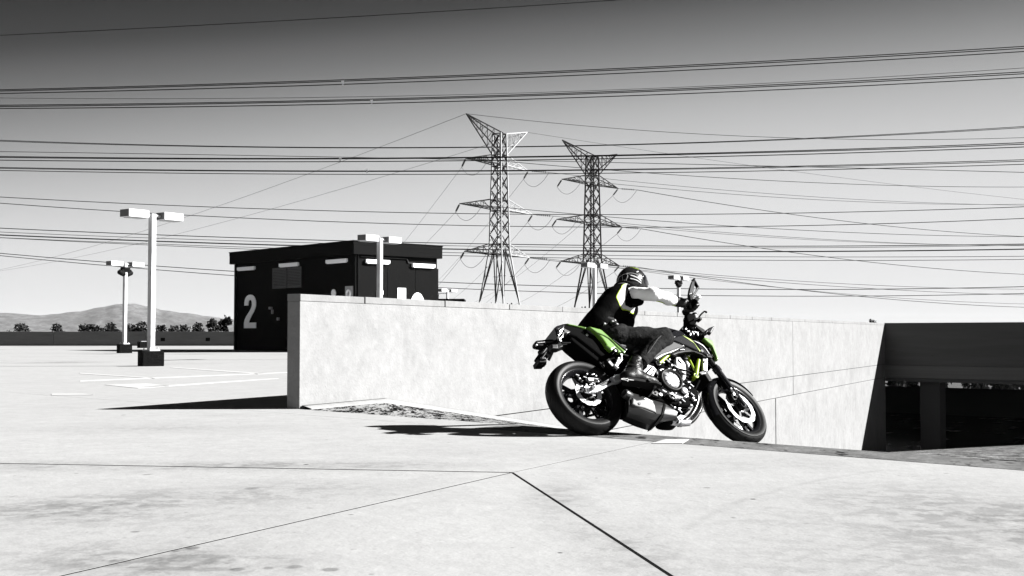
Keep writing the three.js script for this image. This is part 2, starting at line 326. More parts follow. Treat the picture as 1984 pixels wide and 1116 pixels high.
// ------------------------------------------------------------------ painted bay lines on the lot
{
  const bay = (name, label, quad) => { const m = struct(name, slab(quad.map(q => onDeck(...q)), .0045, .004), M.paint); tag(m, label); };
  bay('bay_line', 'pale painted bay line, broad wedge left of the wall end', [[203, 746], [268, 752.5], [330, 748], [285, 743]]);
  bay('bay_line', 'thin painted bay line running right from the broad wedge', [[268, 750.5], [328, 748.5], [540, 733.5], [500, 735]]);
  bay('bay_line', 'thin painted bay line rising across the lot to the wall end', [[155, 737.5], [155, 739], [558, 722], [558, 721]]);
  bay('bay_line', 'thin painted bay line falling across the left of the lot', [[155, 722.5], [155, 724.5], [300, 733.5], [290, 731.5]]);
  bay('bay_line', 'thin painted bay line just below the black lamp base', [[330, 712.5], [336, 711.5], [520, 724], [500, 725]]);
  bay('bay_line', 'short painted bay line at the far left of the lot', [[100, 763], [100, 766], [180, 765.5], [160, 763]]);
}
// ------------------------------------------------------------------ black stair building
{
  const C = [-6.6, 51.5], turn = Math.atan2(.671, .741);     // near corner; right face runs along (.741, .671) in (x, depth)
  const b = thing('stair_building', 'black flat roofed stair building with a big white 2 on its side', 'building', [C[0], 0, -C[1]], turn);
  // local x runs along the right face, local -z along the left face; the corner is the origin
  const A = 4.42, B = 10.0, TOP = 4.2;
  const wm = M.blackpaint;
  part('wall', box(A, TOP, .2, A / 2, TOP / 2, -.1, .01), wm, b, 'sunlit dark front wall');
  part('wall', box(.2, TOP, B - .2, .1, TOP / 2, -.2 - (B - .2) / 2 - .003, .01), wm, b, 'shaded black side wall with the figure 2');
  part('wall', box(A - .2, TOP, .2, .2 + (A - .2) / 2, TOP / 2, -B + .1, .01), wm, b);
  part('wall', box(.2, TOP, B - .4, A - .1, TOP / 2, -.2 - (B - .4) / 2, .01), wm, b);
  const roof = part('roof', box(A + .36, .16, B + .36, A / 2, TOP + .36, -B / 2, .02), wm, b);
  part('fascia', box(A + .34, .5, .18, A / 2, TOP + .15, .085, .015), wm, b);
  part('fascia', box(.18, .5, B + .0, -.085, TOP + .15, -B / 2 - .005, .015), wm, b);
  part('fascia', box(A + .34, .5, .18, A / 2, TOP + .15, -B - .085, .015), wm, b);
  part('fascia', box(.18, .5, B, A + .085, TOP + .15, -B / 2, .015), wm, b);
  part('roof_flashing', box(A + .4, .05, B + .4, A / 2, TOP + .46, -B / 2, .015), wm, roof);
  part('corner_pipe', bar([.13, .02, .06], [.13, TOP - .1, .06], .045, 10), wm, b);
  part('corner_trim', box(.12, TOP, .05, .055, TOP / 2, .028, .01), wm, b);
  part('conduit', [box(2.4, .04, .04, 1.5, 4.02, .021), bar([2.72, 4.02, .03], [2.8, 3.86, .03], .03, 8), box(.4, .035, .035, 3.0, 3.85, .019)], std(.004, .4), b);
  for (const [x, w] of [[.95, 1.5], [2.45, 1.5], [3.85, 1.3]]) part('cladding_sheet', box(w - .02, 3.5, .012, x, 1.9, .007, .004), wm, b);   // sheet joints of the front
  // bar lights under the eaves
  const lampM = std(.88, .5);
  for (const [u, y] of [[1.14, 3.84], [3.61, 3.76]]) { const L = part('wall_light', box(1.24, .15, .12, u, y, .075, .02), lampM, b); part('lens', box(1.12, .03, .1, u, y - .086, .075, .005), M.white, L); }
  for (const [u, y] of [[1.24, 3.88], [5.03, 3.88], [8.78, 3.86]]) { const L = part('wall_light', box(.12, .15, 1.55, -.061, y, -u, .02), lampM, b); part('lens', box(.1, .03, 1.4, -.061, y - .086, -u, .005), M.white, L); }
  // louvred vents
  for (const u of [4.62, 5.86]) {
    const v = part('louvre_vent', [box(.05, .05, 1.18, -.026, 3.74, -u), box(.05, .05, 1.18, -.026, 2.86, -u), box(.05, .83, .05, -.026, 3.3, -u - .565), box(.05, .83, .05, -.026, 3.3, -u + .565)], std(.03, .5), b);
    for (let k = 0; k < 12; k++) { const g = box(.012, .06, 1.07); g.rotateZ(.7); g.translate(-.03, 2.92 + k * .069, -u); part('slat', g, std(.09, .5), v); }
  }
  part('side_door', [box(.02, 2.1, .95, -.012, 1.07, -3.6, .004)], std(.006, .35), b, 'flush black door in the side wall');
  // figures painted in thick white letters
  const fig = (shape) => new THREE.ExtrudeGeometry(shape, { depth: .03, bevelEnabled: false, curveSegments: 20 });
  {                                                          // 2
    const s = new THREE.Shape(); const w = 1.02;
    s.moveTo(0, 0); s.lineTo(w, 0); s.lineTo(w, .27); s.lineTo(.42, .27); s.bezierCurveTo(.5, .56, .96, .78, 1.0, 1.13); s.bezierCurveTo(1.03, 1.45, .80, 1.62, .51, 1.62);
    s.bezierCurveTo(.2, 1.62, .0, 1.44, .02, 1.10); s.lineTo(.36, 1.10); s.bezierCurveTo(.34, 1.28, .40, 1.37, .51, 1.37); s.bezierCurveTo(.63, 1.37, .69, 1.27, .67, 1.13); s.bezierCurveTo(.63, .80, .02, .62, 0, .20); s.lineTo(0, 0);
    const g = fig(s); g.scale(1.06, .97, 1); g.rotateY(-Math.PI / 2); g.rotateY(0); { const q = g.attributes.position; for (let i = 0; i < q.count; i++) q.setZ(i, q.getZ(i)); } g.translate(-.002, 1.04, -9.0);
    part('number', g, M.white, b, 'large white figure 2');
  }
  {                                                          // the tops of the word on the front, most of it behind the ramp wall
    const bl = (x0, x1, y0, y1, k = 0) => box(x1 - x0, y1 - y0, .03 + k, (x0 + x1) / 2, (y0 + y1) / 2, .031 + k / 2);
    part('letter', bl(2.22, 2.67, .75, 2.75), M.white, b, 'tall white letter l');
    const o = new THREE.Shape(); o.absellipse(3.31, 1.80, .43, .77, 0, Math.PI * 2); const hl = new THREE.Path(); hl.absellipse(3.31, 1.80, .13, .42, 0, Math.PI * 2); o.holes.push(hl);
    const g = fig(o); g.translate(0, 0, .016); part('letter', g, M.white, b, 'round white letter o');
    const e = new THREE.Shape(); [[1.12, .75], [1.46, .75], [1.46, 1.05], [1.28, 1.05], [1.28, 1.55], [1.40, 1.55], [1.40, 1.85], [1.28, 1.85], [1.28, 2.15], [1.42, 2.15], [1.42, 2.3], [1.38, 2.38], [1.46, 2.45], [1.46, 2.62], [1.12, 2.62]].forEach((q, i) => i ? e.lineTo(...q) : e.moveTo(...q));
    const eg = fig(e); eg.translate(0, 0, .016); part('letter', eg, M.white, b, 'white letter E behind the lamp pole');
    const dot = new THREE.CylinderGeometry(.16, .16, .04, 24); dot.rotateZ(Math.PI / 2); dot.translate(-.022, 2.52, -1.51); part('letter', dot, M.white, b, 'white dot of the side wording');
    const sgn = part('small_sign', box(.03, .72, .56, -.018, 2.42, -.36, .005), std(.30, .6), b, 'grey sign plate with a white ring');
    const ring = new THREE.TorusGeometry(.13, .05, 10, 24); ring.rotateY(Math.PI / 2); ring.translate(-.04, 2.48, -.36); part('ring', ring, M.white, sgn);
  }
  part('wall_fitting', [box(.12, .12, .2, -.07, 1.95, -6.55, .02), box(.1, .2, .1, -.06, 1.78, -6.4, .02), box(.1, .14, .16, -.06, 1.45, -5.9, .02)], std(.16, .4), b);
  part('downpipe', [bar([-.06, .05, -9.7], [-.06, 4.1, -9.7], .05, 10)], wm, b);
  shadows(b);
}
{ // low dark roof right of the building
  const z = 72, x0 = (820 - 992) / 2384 * z, x1 = (901 - 992) / 2384 * z;
  const t = thing('low_shelter', 'low dark flat shelter roof just right of the black building', 'shelter', [(x0 + x1) / 2, 0, -z]);
  part('roof', box(x1 - x0, .16, 2.4, 0, 2.72, 0, .02), M.blackpaint, t);
  for (const x of [-1, 1]) for (const q of [-1, 1]) part('post', box(.1, 2.64, .1, x * (x1 - x0) / 2.2, 1.32, q * 1.05), M.blackpaint, t);
  const f = thing('railing_frame', 'thin white rail frame above the shelter roof beside the building', 'railing', [(858 - 992) / 2384 * z, 2.8, -z]);
  part('rail', [box(.5, .04, .04, 0, .34, 0), box(.04, .34, .04, -.25, .17, 0), box(.04, .34, .04, .25, .17, 0)], M.white, f);
}

// ------------------------------------------------------------------ parking lot lamps
{
  const endShadeM = std(.07, .5), headM = std(.56, .55), baseM = phys(.007, .75, { bumpMap: wallBump, bumpScale: .02 });  // end colour is dark to stand for shade on the head
  const poleTex = grayTex(128, (u, v) => .9 + (n2(u * .2, v) - .5) * .2 - .25 * sstep(.66, .74, n3(u * .1, v * .3)));
  const poleM = std(.46, .6, { map: poleTex });
  function lamp(cams) {
    const t = new THREE.Group();
    part('pole', (() => { const g = box(.135, 3.25, .135, 0, 1.98, 0, .012); return g; })(), poleM, t);
    const f = part('pole_base', box(.30, .035, .30, 0, .372, 0, .006), poleM, t);
    for (const [a, c] of [[1, 1], [1, -1], [-1, 1], [-1, -1]]) part('bolt', bar([a * .115, .37, c * .115], [a * .115, .43, c * .115], .014, 6), M.steel, f);
    const pl = part('plinth', (() => { const g = box(.5, .354, .5, 0, .177, 0, .015); return g; })(), baseM, t); pl.rotation.y = Math.atan2(.51, .86) - Math.atan2(.81, .58);
    for (const s of [-1, 1]) {
      part('arm', box(.16, .05, .05, s * .15, 3.56, 0, .01), headM, t);
      const h = part('lamp_head', box(.57, .185, .34, s * .505, 3.565, 0, .018), headM, t);
      part('lens', box(.44, .02, .25, s * .505, 3.468, 0, .004), std(.3, .25), h); part('end_shade', box(.012, .165, .32, s * .505 - .288, 3.565, 0, .004), endShadeM, h);  // dark sheet over the shaded end only: shade put into colour
    }
    if (cams) {
      const cm = phys(.008, .4);
      part('camera_bracket', [box(.46, .1, .22, 0, 3.30, 0, .02), box(.3, .12, .28, 0, 3.38, 0, .03)], cm, t);
      for (const [s, q] of [[-1, .3], [1, -.3]]) {
        const g = new THREE.CapsuleGeometry(.10, .17, 6, 12); g.rotateZ(Math.PI / 2 + s * .35); g.translate(s * .27, 3.19, q * .4);
        part('security_camera', g, cm, t);
      }
    }
    return t;
  }
  const kinds = [lamp(false), lamp(true)];
  const put = (label, px, depth, cams) => {
    const o = kinds[cams ? 1 : 0].clone(); o.name = numbered('street_lamp'); o.position.set((px - 992) / 2384 * depth, 0, -depth); o.rotation.y = Math.atan2(.81, .58);
    tag(o, label, 'street lamp', 'double headed lamps on the parking deck'); scene.add(o); shadows(o);
  };
  put('nearest white double headed lamp on a black plinth, left of the building', 293.5, 29.1, false);
  put('smaller white double headed lamp with cameras, leftmost on the lot', 242, 49.3, true);
  put('white double headed lamp standing in front of the black building', 735.5, 36.4, false);
  put('white double headed lamp in front of the right hand pylon', 1152, 50.5, false);
  put('double headed lamp with dark cameras behind the rider\'s arm', 1315, 61.4, true);
  put('tiny distant double headed lamp just right of the black building', 867, 79, false);
  const c = thing('plinth', 'small dark empty lamp plinth between the two left lamps', 'plinth', [(278 - 992) / 2384 * 68, 0, -68], .6);
  part('block', box(.5, .35, .5, 0, .175, 0, .015), baseM, c);
  part('cap', box(.3, .03, .3, 0, .366, 0, .006), poleM, c); shadows(c);
}

// ------------------------------------------------------------------ lattice pylons
const tips = [];
{
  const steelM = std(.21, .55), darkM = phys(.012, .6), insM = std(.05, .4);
  const lerp = (a, b, t) => a + (b - a) * t;
  function pylon(name, label, pos, a, sc, legM) {
    // local x along the cross-arms (+x to the right and away), z towards us on the right
    const turn = Math.atan2(a[1], a[0]);
    const t = thing(name, label, 'pylon', pos, turn, 'lattice pylons behind the ramp wall');
    const S = [[-7.5 , 2.45], [3.75, 1.38], [8.9, .70], [20.1, .47]];
    const half = y => { y /= sc; let i = 0; while (i < S.length - 2 && S[i + 1][0] < y) i++; return lerp(S[i][1], S[i + 1][1], (y - S[i][0]) / (S[i + 1][0] - S[i][0])) * sc; };
    const Y = y => y * sc;
    for (const [i, j] of [[1, 1], [1, -1], [-1, -1], [-1, 1]]) {
      const g = []; for (let k = 0; k < S.length - 1; k++) { const h0 = half(Y(S[k][0]) + 1e-4), h1 = half(Y(S[k + 1][0]) - 1e-4); g.push(beam([i * h0, Y(S[k][0]), j * h0], [i * h1, Y(S[k + 1][0]), j * h1], .12 * sc)); }
      part('leg', g, legM, t);
    }
    const face = (y0, y1, kind) => {                            // one bay of bracing on all four faces
      const g = [], h0 = half(y0), h1 = half(y1), w = .062 * sc;
      for (const [ax, s] of [[0, 1], [0, -1], [1, 1], [1, -1]]) {
        const p = (u, y, h) => ax ? [u * h, y, s * h] : [s * h, y, u * h];
        if (kind === 'x') { g.push(beam(p(-1, y0, h0), p(1, y1, h1), w), beam(p(1, y0, h0), p(-1, y1, h1), w)); }
        if (kind === 'k') { g.push(beam(p(-1, y0, h0), p(0, y1, h1), w * 1.2), beam(p(1, y0, h0), p(0, y1, h1), w * 1.2), beam(p(-.5, (y0 + y1) / 2, (h0 + h1) / 2), p(-1, (y0 + y1) / 2 , (h0 + h1) / 2), w * .8), beam(p(.5, (y0 + y1) / 2, (h0 + h1) / 2), p(1, (y0 + y1) / 2, (h0 + h1) / 2), w * .8)); }
        if (kind === 'h') g.push(beam(p(-1, y0, h0), p(1, y0, h0), w * 1.3));
      }
      return g;
    };
    for (const [y0, y1, n] of [[8.9, 13.2, 3], [13.2, 17.4, 3], [17.4, 20.1, 2]]) for (let k = 0; k < n; k++) part('lattice_bay', face(Y(lerp(y0, y1, k / n)), Y(lerp(y0, y1, (k + 1) / n)), 'x'), darkM, t);
    for (const [y0, y1] of [[3.75, 8.9], [-1.0, 3.75], [-7.4, -1.0]]) part('leg_bracing', [...face(Y(y0), Y(y1), 'k'), ...(y0 === 3.75 ? [] : face(Y(y0) + .01, Y(y1), 'h'))], darkM, t);
    for (const y of [8.4, 9.4, 12.6, 13.6, 16.9, 18, 20.05]) part('girdle', face(Y(y), Y(y) + .1, 'h'), darkM, t);
    const W = (p) => { t.updateMatrixWorld(true); const v = V(...p).applyMatrix4(t.matrixWorld); return [v.x, v.y, v.z]; };
    const lv = { };
    for (const [key, yb, yt, Ll, Lr] of [['low', 8.4, 9.45, 5.75, 5.3], ['mid', 12.75, 13.75, 6.5, 5.9], ['top', 17.05, 18.05, 5.55, 5.1]]) for (const s of [-1, 1]) {
      const L = (s < 0 ? Ll : Lr) * sc, hb = half(Y(yb)), ht = half(Y(yt)), g = [], w = .07 * sc; const tip = [s * L, Y(yb) + .0, 0];
      for (const j of [-1, 1]) {
        g.push(beam([s * hb, Y(yb), j * hb], tip, w * 1.25), beam([s * ht, Y(yt), j * ht], tip, w));
        for (let k = 1; k < 4; k++) { const q = k / 4; const bpt = [lerp(s * hb, tip[0], q), Y(yb), j * hb * (1 - q)], tpt = [lerp(s * ht, tip[0], q), lerp(Y(yt), Y(yb), q), j * ht * (1 - q)], prev = [lerp(s * hb, tip[0], q - .25), Y(yb), j * hb * (1.25 - q)]; g.push(beam(bpt, tpt, w * .6), beam(prev, tpt, w * .6)); }
      }
      for (let k = 1; k < 4; k++) { const q = k / 4, z = hb * (1 - q); g.push(beam([lerp(s * hb, tip[0], q), Y(yb), -z], [lerp(s * hb, tip[0], q), Y(yb), z], w * .6)); }
      part('crossarm', g, s < 0 ? darkM : legM, t);  // left arms darker than right: side light put into the colour
      lv[key + s] = W(tip);
    }
    for (const [s, L, yt] of [[-1, 5.5, 21.2], [1, 4.9, 20.9]]) {
      const h = half(Y(20)), h2 = half(Y(18)), tip = [s * L * sc, Y(yt), 0], g = [];
      for (const j of [-1, 1]) { g.push(beam([s * -.0 + s * h * (s < 0 ? .2 : 1), Y(20.1), j * h], tip, .085 * sc), beam([s * h2, Y(18.05), j * h2], tip, .085 * sc)); for (let k = 1; k < 5; k++) { const q = k / 5; g.push(beam([lerp(s * h, tip[0], q), lerp(Y(20.1), tip[1], q), j * h * (1 - q)], [lerp(s * h2, tip[0], q), lerp(Y(18.05), tip[1], q), j * h2 * (1 - q)], .04 * sc), beam([lerp(s * h, tip[0], q - .2), lerp(Y(20.1), tip[1], q - .2), j * h * (1.2 - q)], [lerp(s * h2, tip[0], q), lerp(Y(18.05), tip[1], q), j * h2 * (1 - q)], .04 * sc)); } }
      part('earth_wire_peak', g, s < 0 ? darkM : legM, t); lv['peak' + s] = W(tip);  // same split on the peaks: shaded side dark, lit side pale
    }
    tips.push(lv);
    // strain insulators towards the two spans and the slack jumper loop between them
    t.updateMatrixWorld(true); const inv = t.matrixWorld.clone().invert(); const Lc = p => { const v = V(...p).applyMatrix4(inv); return [v.x, v.y, v.z]; };
    for (const key of ['low', 'mid', 'top']) for (const s of [-1, 1]) {
      const p = V(...lv[key + s]); const A = p.clone().add(V(-1.3, -1.7, -5.0).multiplyScalar(.36 * sc)), B = p.clone().add(V(5.2, -.45, .6).multiplyScalar(.4 * sc));
      for (const q of [A, B]) {
        const a = Lc([p.x, p.y, p.z]), b = Lc([q.x, q.y, q.z]), g = [bar(a, b, .025, 6)];
        for (let k = 2; k < 9; k++) { const f = k / 10; const c = V(...a).lerp(V(...b), f), d = V(...a).lerp(V(...b), f + .04); g.push(bar([c.x, c.y, c.z], [d.x, d.y, d.z], .085 * sc, 10)); }
        part('insulator', g, insM, t);
      }
      const C = A.clone().lerp(B, .45).add(V(0, -1.05 * sc, 0)), C1 = A.clone().lerp(B, .2).add(V(0, -.72 * sc, 0)), C2 = A.clone().lerp(B, .75).add(V(0, -.72 * sc, 0));
      part('jumper_loop', tube([A, C1, C, C2, B].map(q => Lc([q.x, q.y, q.z])), .02, 20, 5), insM, t);
      lv['a' + key + s] = [A.x, A.y, A.z]; lv['b' + key + s] = [B.x, B.y, B.z];
    }
    shadows(t);
  }
  pylon('lattice_pylon', 'nearer and taller steel lattice pylon, left of the rider', [-1.2, 0, -118], [.553, .833], 1, steelM);
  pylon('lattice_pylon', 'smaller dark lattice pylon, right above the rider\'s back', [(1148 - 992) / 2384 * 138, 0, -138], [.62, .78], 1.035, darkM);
}

// ------------------------------------------------------------------ overhead wires
{
  const wireM = phys(.01, .6), faintM = phys(.06, .7);
  const G = 'overhead power lines across the sky';
  // a sagging span through three measured points, carried on beyond both sides of the view
  function spanPts(a, b, c, ext = .4) {
    const out = []; const A = V(...a), B = V(...b), C = V(...c), tb = (B.x - A.x) / (C.x - A.x);
    for (let k = 0; k <= 40; k++) {
      const t = -ext + (1 + 2 * ext) * k / 40;
      const la = (t - tb) * (t - 1) / (tb), lb = t * (t - 1) / (tb * (tb - 1)), lc = t * (t - tb) / (1 - tb);
      out.push([A.x * la + B.x * lb + C.x * lc, A.y * la + B.y * lb + C.y * lc, A.z * la + B.z * lb + C.z * lc]);
    }
    return out;
  }
  const X0 = 155, X1 = 1000, X2 = 1829;
  const rad = (w, d) => w * d / 2384 / 2;
  const geo = (y, d, w, ext) => tube(spanPts(at(X0, y[0], d), at(X1, y[1], d), at(X2, y[2], d), ext), rad(w, d), 40, 5);
  const wire = (label, y, d, w, m = wireM) => tag(part(numbered('power_line'), geo(y, d, w), m, scene), label, 'power line', G);
  const bundle = (label, list, d, w, spacers = []) => {
    const t = thing('power_line', label, 'power line', [0, 0, 0], 0, G);
    for (const y of list) part('conductor', geo(y, d, w), wireM, t);
    for (const [px, py, h] of spacers) { const p = at(px, py, d); part('spacer', [box(.12, h, .06, p[0], p[1], p[2], .01), box(.2, .09, .08, p[0], p[1] + h * .35, p[2], .01)], M.white, t); }
  };
  wire('thin dark overhead wire crossing the top left corner of the sky, highest of all', [61, 13, -46], 95, 1.5);
  bundle('upper triple bundle of thick cables across the dark sky', [[170.3, 141.6, 99.4], [172.8, 144.4, 103], [178, 151, 109.4]], 95, 1.9, [[664, 160.5, .32]]);
  wire('thin single wire running just over the second triple bundle', [191, 180.5, 142], 100, 1.1, faintM);
  bundle('second triple bundle of thick cables below the upper bundle', [[202.5, 184, 148], [205, 186.5, 151.4], [209.3, 193, 158.4]], 95, 1.9, [[720, 197, .32]]);
  bundle('close pair of wires passing just below the left pylon peak', [[277, 284, 254.5], [278.6, 285, 256.5]], 120, 1.3);
  bundle('thick cable group passing through the top crossarm of the left pylon', [[305, 303.6, 282.5], [306.8, 305, 285.2], [312, 310.3, 290.5]], 110, 1.8, [[659, 309, .30]]);
  wire('thin wire dipping to meet the thick cable group at the left', [296, 311, 330], 128, 1.3, faintM);
  bundle('cable group passing just under the top crossarms of both pylons', [[327, 330, 314.4], [328.6, 331.4, 317], [333, 337.2, 323]], 110, 1.5, [[711, 332, .28]]);
  wire('single wire level with the middle crossarm of the left pylon', [390, 415, 406], 120, 1.4);
  wire('single wire passing below the middle crossarms', [404.6, 438.6, 429.5], 120, 1.4);
  wire('upper line of the four just above the building roof', [449, 473.5, 475], 125, 1.6);
  wire('second line of the four just above the building roof', [456, 478, 477.5], 130, 1.1, faintM);
  bundle('heaviest line of the four just above the building roof', [[461.2, 484, 484.5], [462.4, 485.2, 485.6]], 125, 1.2);
  wire('lowest line of the four just above the building roof', [467, 492, 497.5], 130, 1.1, faintM);
  wire('thin line just under the four lines right of the pylons', [468.5, 498, 504], 132, 1.2, faintM);
  wire('upper of the two lines meeting the left wall of the building', [504, 552, 558.6], 125, 1.4);
  wire('lower of the two lines meeting the left wall of the building', [510, 563.5, 571.8], 125, 1.3, faintM);

  // spans that belong to the two pylons
  const sag = (a, b, s) => { const out = []; for (let k = 0; k <= 24; k++) { const t = k / 24; out.push([a[0] + (b[0] - a[0]) * t, a[1] + (b[1] - a[1]) * t - 4 * s * t * (1 - t), a[2] + (b[2] - a[2]) * t]); } return out; };
  const run = (label, a, b, s, w = 1.2, m = wireM) => { const d0 = -a[2]; tag(part(numbered('power_line'), tube(sag(a, b, s), rad(w, d0), 24, 5), m, scene), label, 'power line', 'conductors strung from the pylons'); };
  const [p1, p2] = tips;
  run('earth wire falling left from the tall pylon\'s peak', p1['peak-1'], at(-160, 545, 330), 3.2, .8, faintM);
  run('earth wire falling left from the tall pylon\'s right peak', p1['peak1'], at(-160, 540, 340), 3.2, .7, faintM);
  run('earth wire running right from the tall pylon\'s left peak', p1['peak-1'], at(2100, 262, 112), 1.2, 1.0, faintM);
  run('earth wire running right from the tall pylon\'s right peak', p1['peak1'], at(2100, 398, 170), .5, .7, faintM);
  const right = [['top-1', 361, 1.2, 'upper left arm'], ['mid-1', 458, 1.2, 'middle left arm'], ['low-1', 573, 1.0, 'lower left arm'], ['top1', 398, .9, 'upper right arm'], ['mid1', 476, 1.0, 'middle right arm'], ['low1', 560, 1.0, 'lower right arm']];
  for (const [k, y, w, n] of right) run(`conductor running right from the tall pylon's ${n}`, p1['b' + k], at(2100, y, 150), .9, w, k.endsWith('-1') ? wireM : faintM);
  const right2 = [['top-1', 392, 1.1, 'upper left arm'], ['mid-1', 470, 1.0, 'middle left arm'], ['low-1', 590, 1.0, 'lower left arm'], ['top1', 462, 1.2, 'upper right arm'], ['mid1', 535, 1.2, 'middle right arm'], ['low1', 597, 1.2, 'lower right arm']];
  for (const [k, y, w, n] of right2) run(`conductor running right from the smaller pylon's ${n}`, p2['b' + k], at(2100, y, 190), 1.2, w, k.endsWith('-1') ? faintM : wireM);
  const leftB = [['top-1', 640, 600, 'upper left arm'], ['mid-1', 640, 605, 'middle left arm'], ['low-1', 760, 600, 'lower left arm'], ['top1', 760, 605, 'upper right arm'], ['mid1', 820, 600, 'middle right arm'], ['low1', 860, 615, 'lower right arm']];
  for (const [k, x, y, n] of leftB) run(`conductor dropping away behind from the tall pylon's ${n}`, p1['a' + k], at(x, y, 420), 3.0, .6, faintM);
  for (const [k, x, y, n] of [['top1', 905, 590, 'upper right arm'], ['mid1', 960, 600, 'middle right arm'], ['low1', 1000, 612, 'lower right arm']]) run(`conductor dropping away behind from the smaller pylon's ${n}`, p2['a' + k], at(x, y, 420), 2.0, .7, faintM);
}

// ------------------------------------------------------------------ trees beyond the parapet
{
  const leafM = [phys(.016, .9, { side: THREE.DoubleSide }), phys(.028, .9, { side: THREE.DoubleSide }), phys(.012, .9, { side: THREE.DoubleSide })], barkM = std(.05, .95);
  function tree(px, top, wpx, depth, label, spiky) {
    const pos = at(px, 648, depth), topY = H + (648 - top) / 2384 * depth + (.0), w = wpx / 2384 * depth / 2, base = -7.2;
    const t = thing('tree', label, 'tree', [pos[0], base, -depth], rr(0, 6), 'trees beyond the far parapet');
    const Hh = topY - base, cr = Math.min(Hh * .45, w * 1.9 + 1.2);
    const g = [bar([0, 0, 0], [.1, Hh - cr * .8, 0], .22, 8, .12)];
    for (let k = 0; k < 6; k++) { const a = k * 1.05 + rr(0, .5); g.push(bar([.1, Hh - cr * 1.2, 0], [Math.cos(a) * w * .7, Hh - cr * rr(.3, .7), Math.sin(a) * w * .7], .07, 5, .03)); }
    part('trunk', g, barkM, t);
    const P = [], N = 2600; const clumps = []; for (let k = 0; k < (spiky ? 26 : 14); k++) { const a = rr(0, 6.28), r = Math.sqrt(rnd()) * w * .85, y = Hh - cr * .5 + rr(-.5, .48) * cr * (1 - .35 * r / w); clumps.push([Math.cos(a) * r, y, Math.sin(a) * r, rr(.16, .34) * (spiky ? .75 : 1.2) * Math.min(w, 1.6)]); }
    clumps.push([0, Hh - .25, 0, .3]);
    for (let i = 0; i < N; i++) {
      const c = clumps[i % clumps.length]; const d = V(rr(-1, 1), rr(-1, 1), rr(-1, 1)); d.normalize().multiplyScalar(c[3] * Math.cbrt(rnd()) * (spiky ? 1.15 : 1.5));
      const o = V(c[0], c[1], c[2]).add(d), s = rr(.05, .12), u = V(rr(-1, 1), rr(-1, 1), rr(-1, 1)).normalize(), q = V(rr(-1, 1), rr(-1, 1), rr(-1, 1)).cross(u).normalize();
      for (const [a, b] of [[-1, 0], [1, 0], [0, 1.7]]) P.push(o.x + (u.x * a + q.x * b) * s, o.y + (u.y * a + q.y * b) * s, o.z + (u.z * a + q.z * b) * s);
    }
    const cg = new THREE.BufferGeometry(); cg.setAttribute('position', new THREE.Float32BufferAttribute(P, 3)); cg.computeVertexNormals();
    part('crown', cg, leafM[Math.floor(rnd() * 3)], t); shadows(t);
  }
  const L = [[40, 630, 60, 'leftmost broad round tree'], [110, 631, 46, 'broad round tree'], [163, 632, 30, 'small round tree at the left'], [181, 632.5, 26, 'low round tree beside it'], [214, 630, 40, 'wide tree behind the leftmost lamp'], [252, 631, 24, 'narrow tree right of the leftmost lamp'], [274, 628, 26, 'taller pointed tree in the middle of the row'], [312, 633.5, 26, 'low tree right of the nearest lamp'], [337, 634, 22, 'small low tree'], [357, 632.5, 20, 'small tree nearer the building'], [383, 630, 32, 'wide round tree before the tallest clump']];
  L.forEach(([px, y, w, s], i) => tree(px, y, w * 1.3, 92 + (i % 3) * 3, `dark ${s.replace(/^dark /, '')} above the far parapet`, false));
  tree(412, 619, 30, 88, 'loose feathery tree left of the black building, paler and taller', true);
  tree(440, 615, 34, 89, 'tallest loose feathery tree touching the black building', true);
  const keep = leafM.slice(); leafM.fill(phys(.30, .9, { side: THREE.DoubleSide }));
  for (const [x, w, s] of [[1738, 60, 'pale sunlit shrub seen through the lower level, left one'], [1775, 50, 'pale sunlit shrub seen through the lower level, middle one'], [1835, 60, 'pale sunlit shrub seen through the lower level, just right of the column'], [1890, 70, 'pale sunlit shrub seen through the lower level, second right of the column'], [1945, 60, 'pale sunlit shrub seen through the lower level, near the right edge'], [1990, 60, 'pale sunlit shrub seen through the lower level, cut by the right edge']]) tree(x, 722, w, 72, s, true);
  keep.forEach((m, i) => leafM[i] = m);
  tree(1690, 620, 22, 110, 'tiny dark treetop over the right end of the ramp wall', true);
}
// ------------------------------------------------------------------ the motorcycle (built upright: x forward, y up, z to its right; then leaned)
const BIKE = (() => {
  const yaw = .47480, pit = -.09303, roll = .60396, c = Math.cos, s = Math.sin;
  let f = V(c(yaw), 0, -s(yaw)), u = V(0, 1, 0), r = V(s(yaw), 0, c(yaw));
  const f1 = f.clone().multiplyScalar(c(pit)).add(u.clone().multiplyScalar(s(pit))); u = u.multiplyScalar(c(pit)).sub(f.multiplyScalar(s(pit))); f = f1;
  const u1 = u.clone().multiplyScalar(c(roll)).sub(r.clone().multiplyScalar(s(roll))); r = r.multiplyScalar(c(roll)).add(u.multiplyScalar(s(roll))); u = u1;
  return new THREE.Matrix4().makeBasis(f, u, r).setPosition(.5989, H - .7334, -9.0821);
})();
const STEER = (() => { const a = V(-Math.sin(.41888), Math.cos(.41888), 0), h = V(1.087, .958, 0); return new THREE.Matrix4().makeTranslation(h.x, h.y, h.z).multiply(new THREE.Matrix4().makeRotationAxis(a, .16164)).multiply(new THREE.Matrix4().makeTranslation(-h.x, -h.y, -h.z)); })();
const green = new THREE.MeshPhysicalMaterial({ color: new THREE.Color().setRGB(.075, .165, .016), roughness: .32, clearcoat: .6, clearcoatRoughness: .1 });
const lime = new THREE.MeshPhysicalMaterial({ color: new THREE.Color().setRGB(.20, .29, .014), roughness: .35, clearcoat: .4 });
const gloss = new THREE.MeshPhysicalMaterial({ color: new THREE.Color().setRGB(.008, .008, .009), roughness: .22, clearcoat: .25, clearcoatRoughness: .06, specularIntensity: .35 });
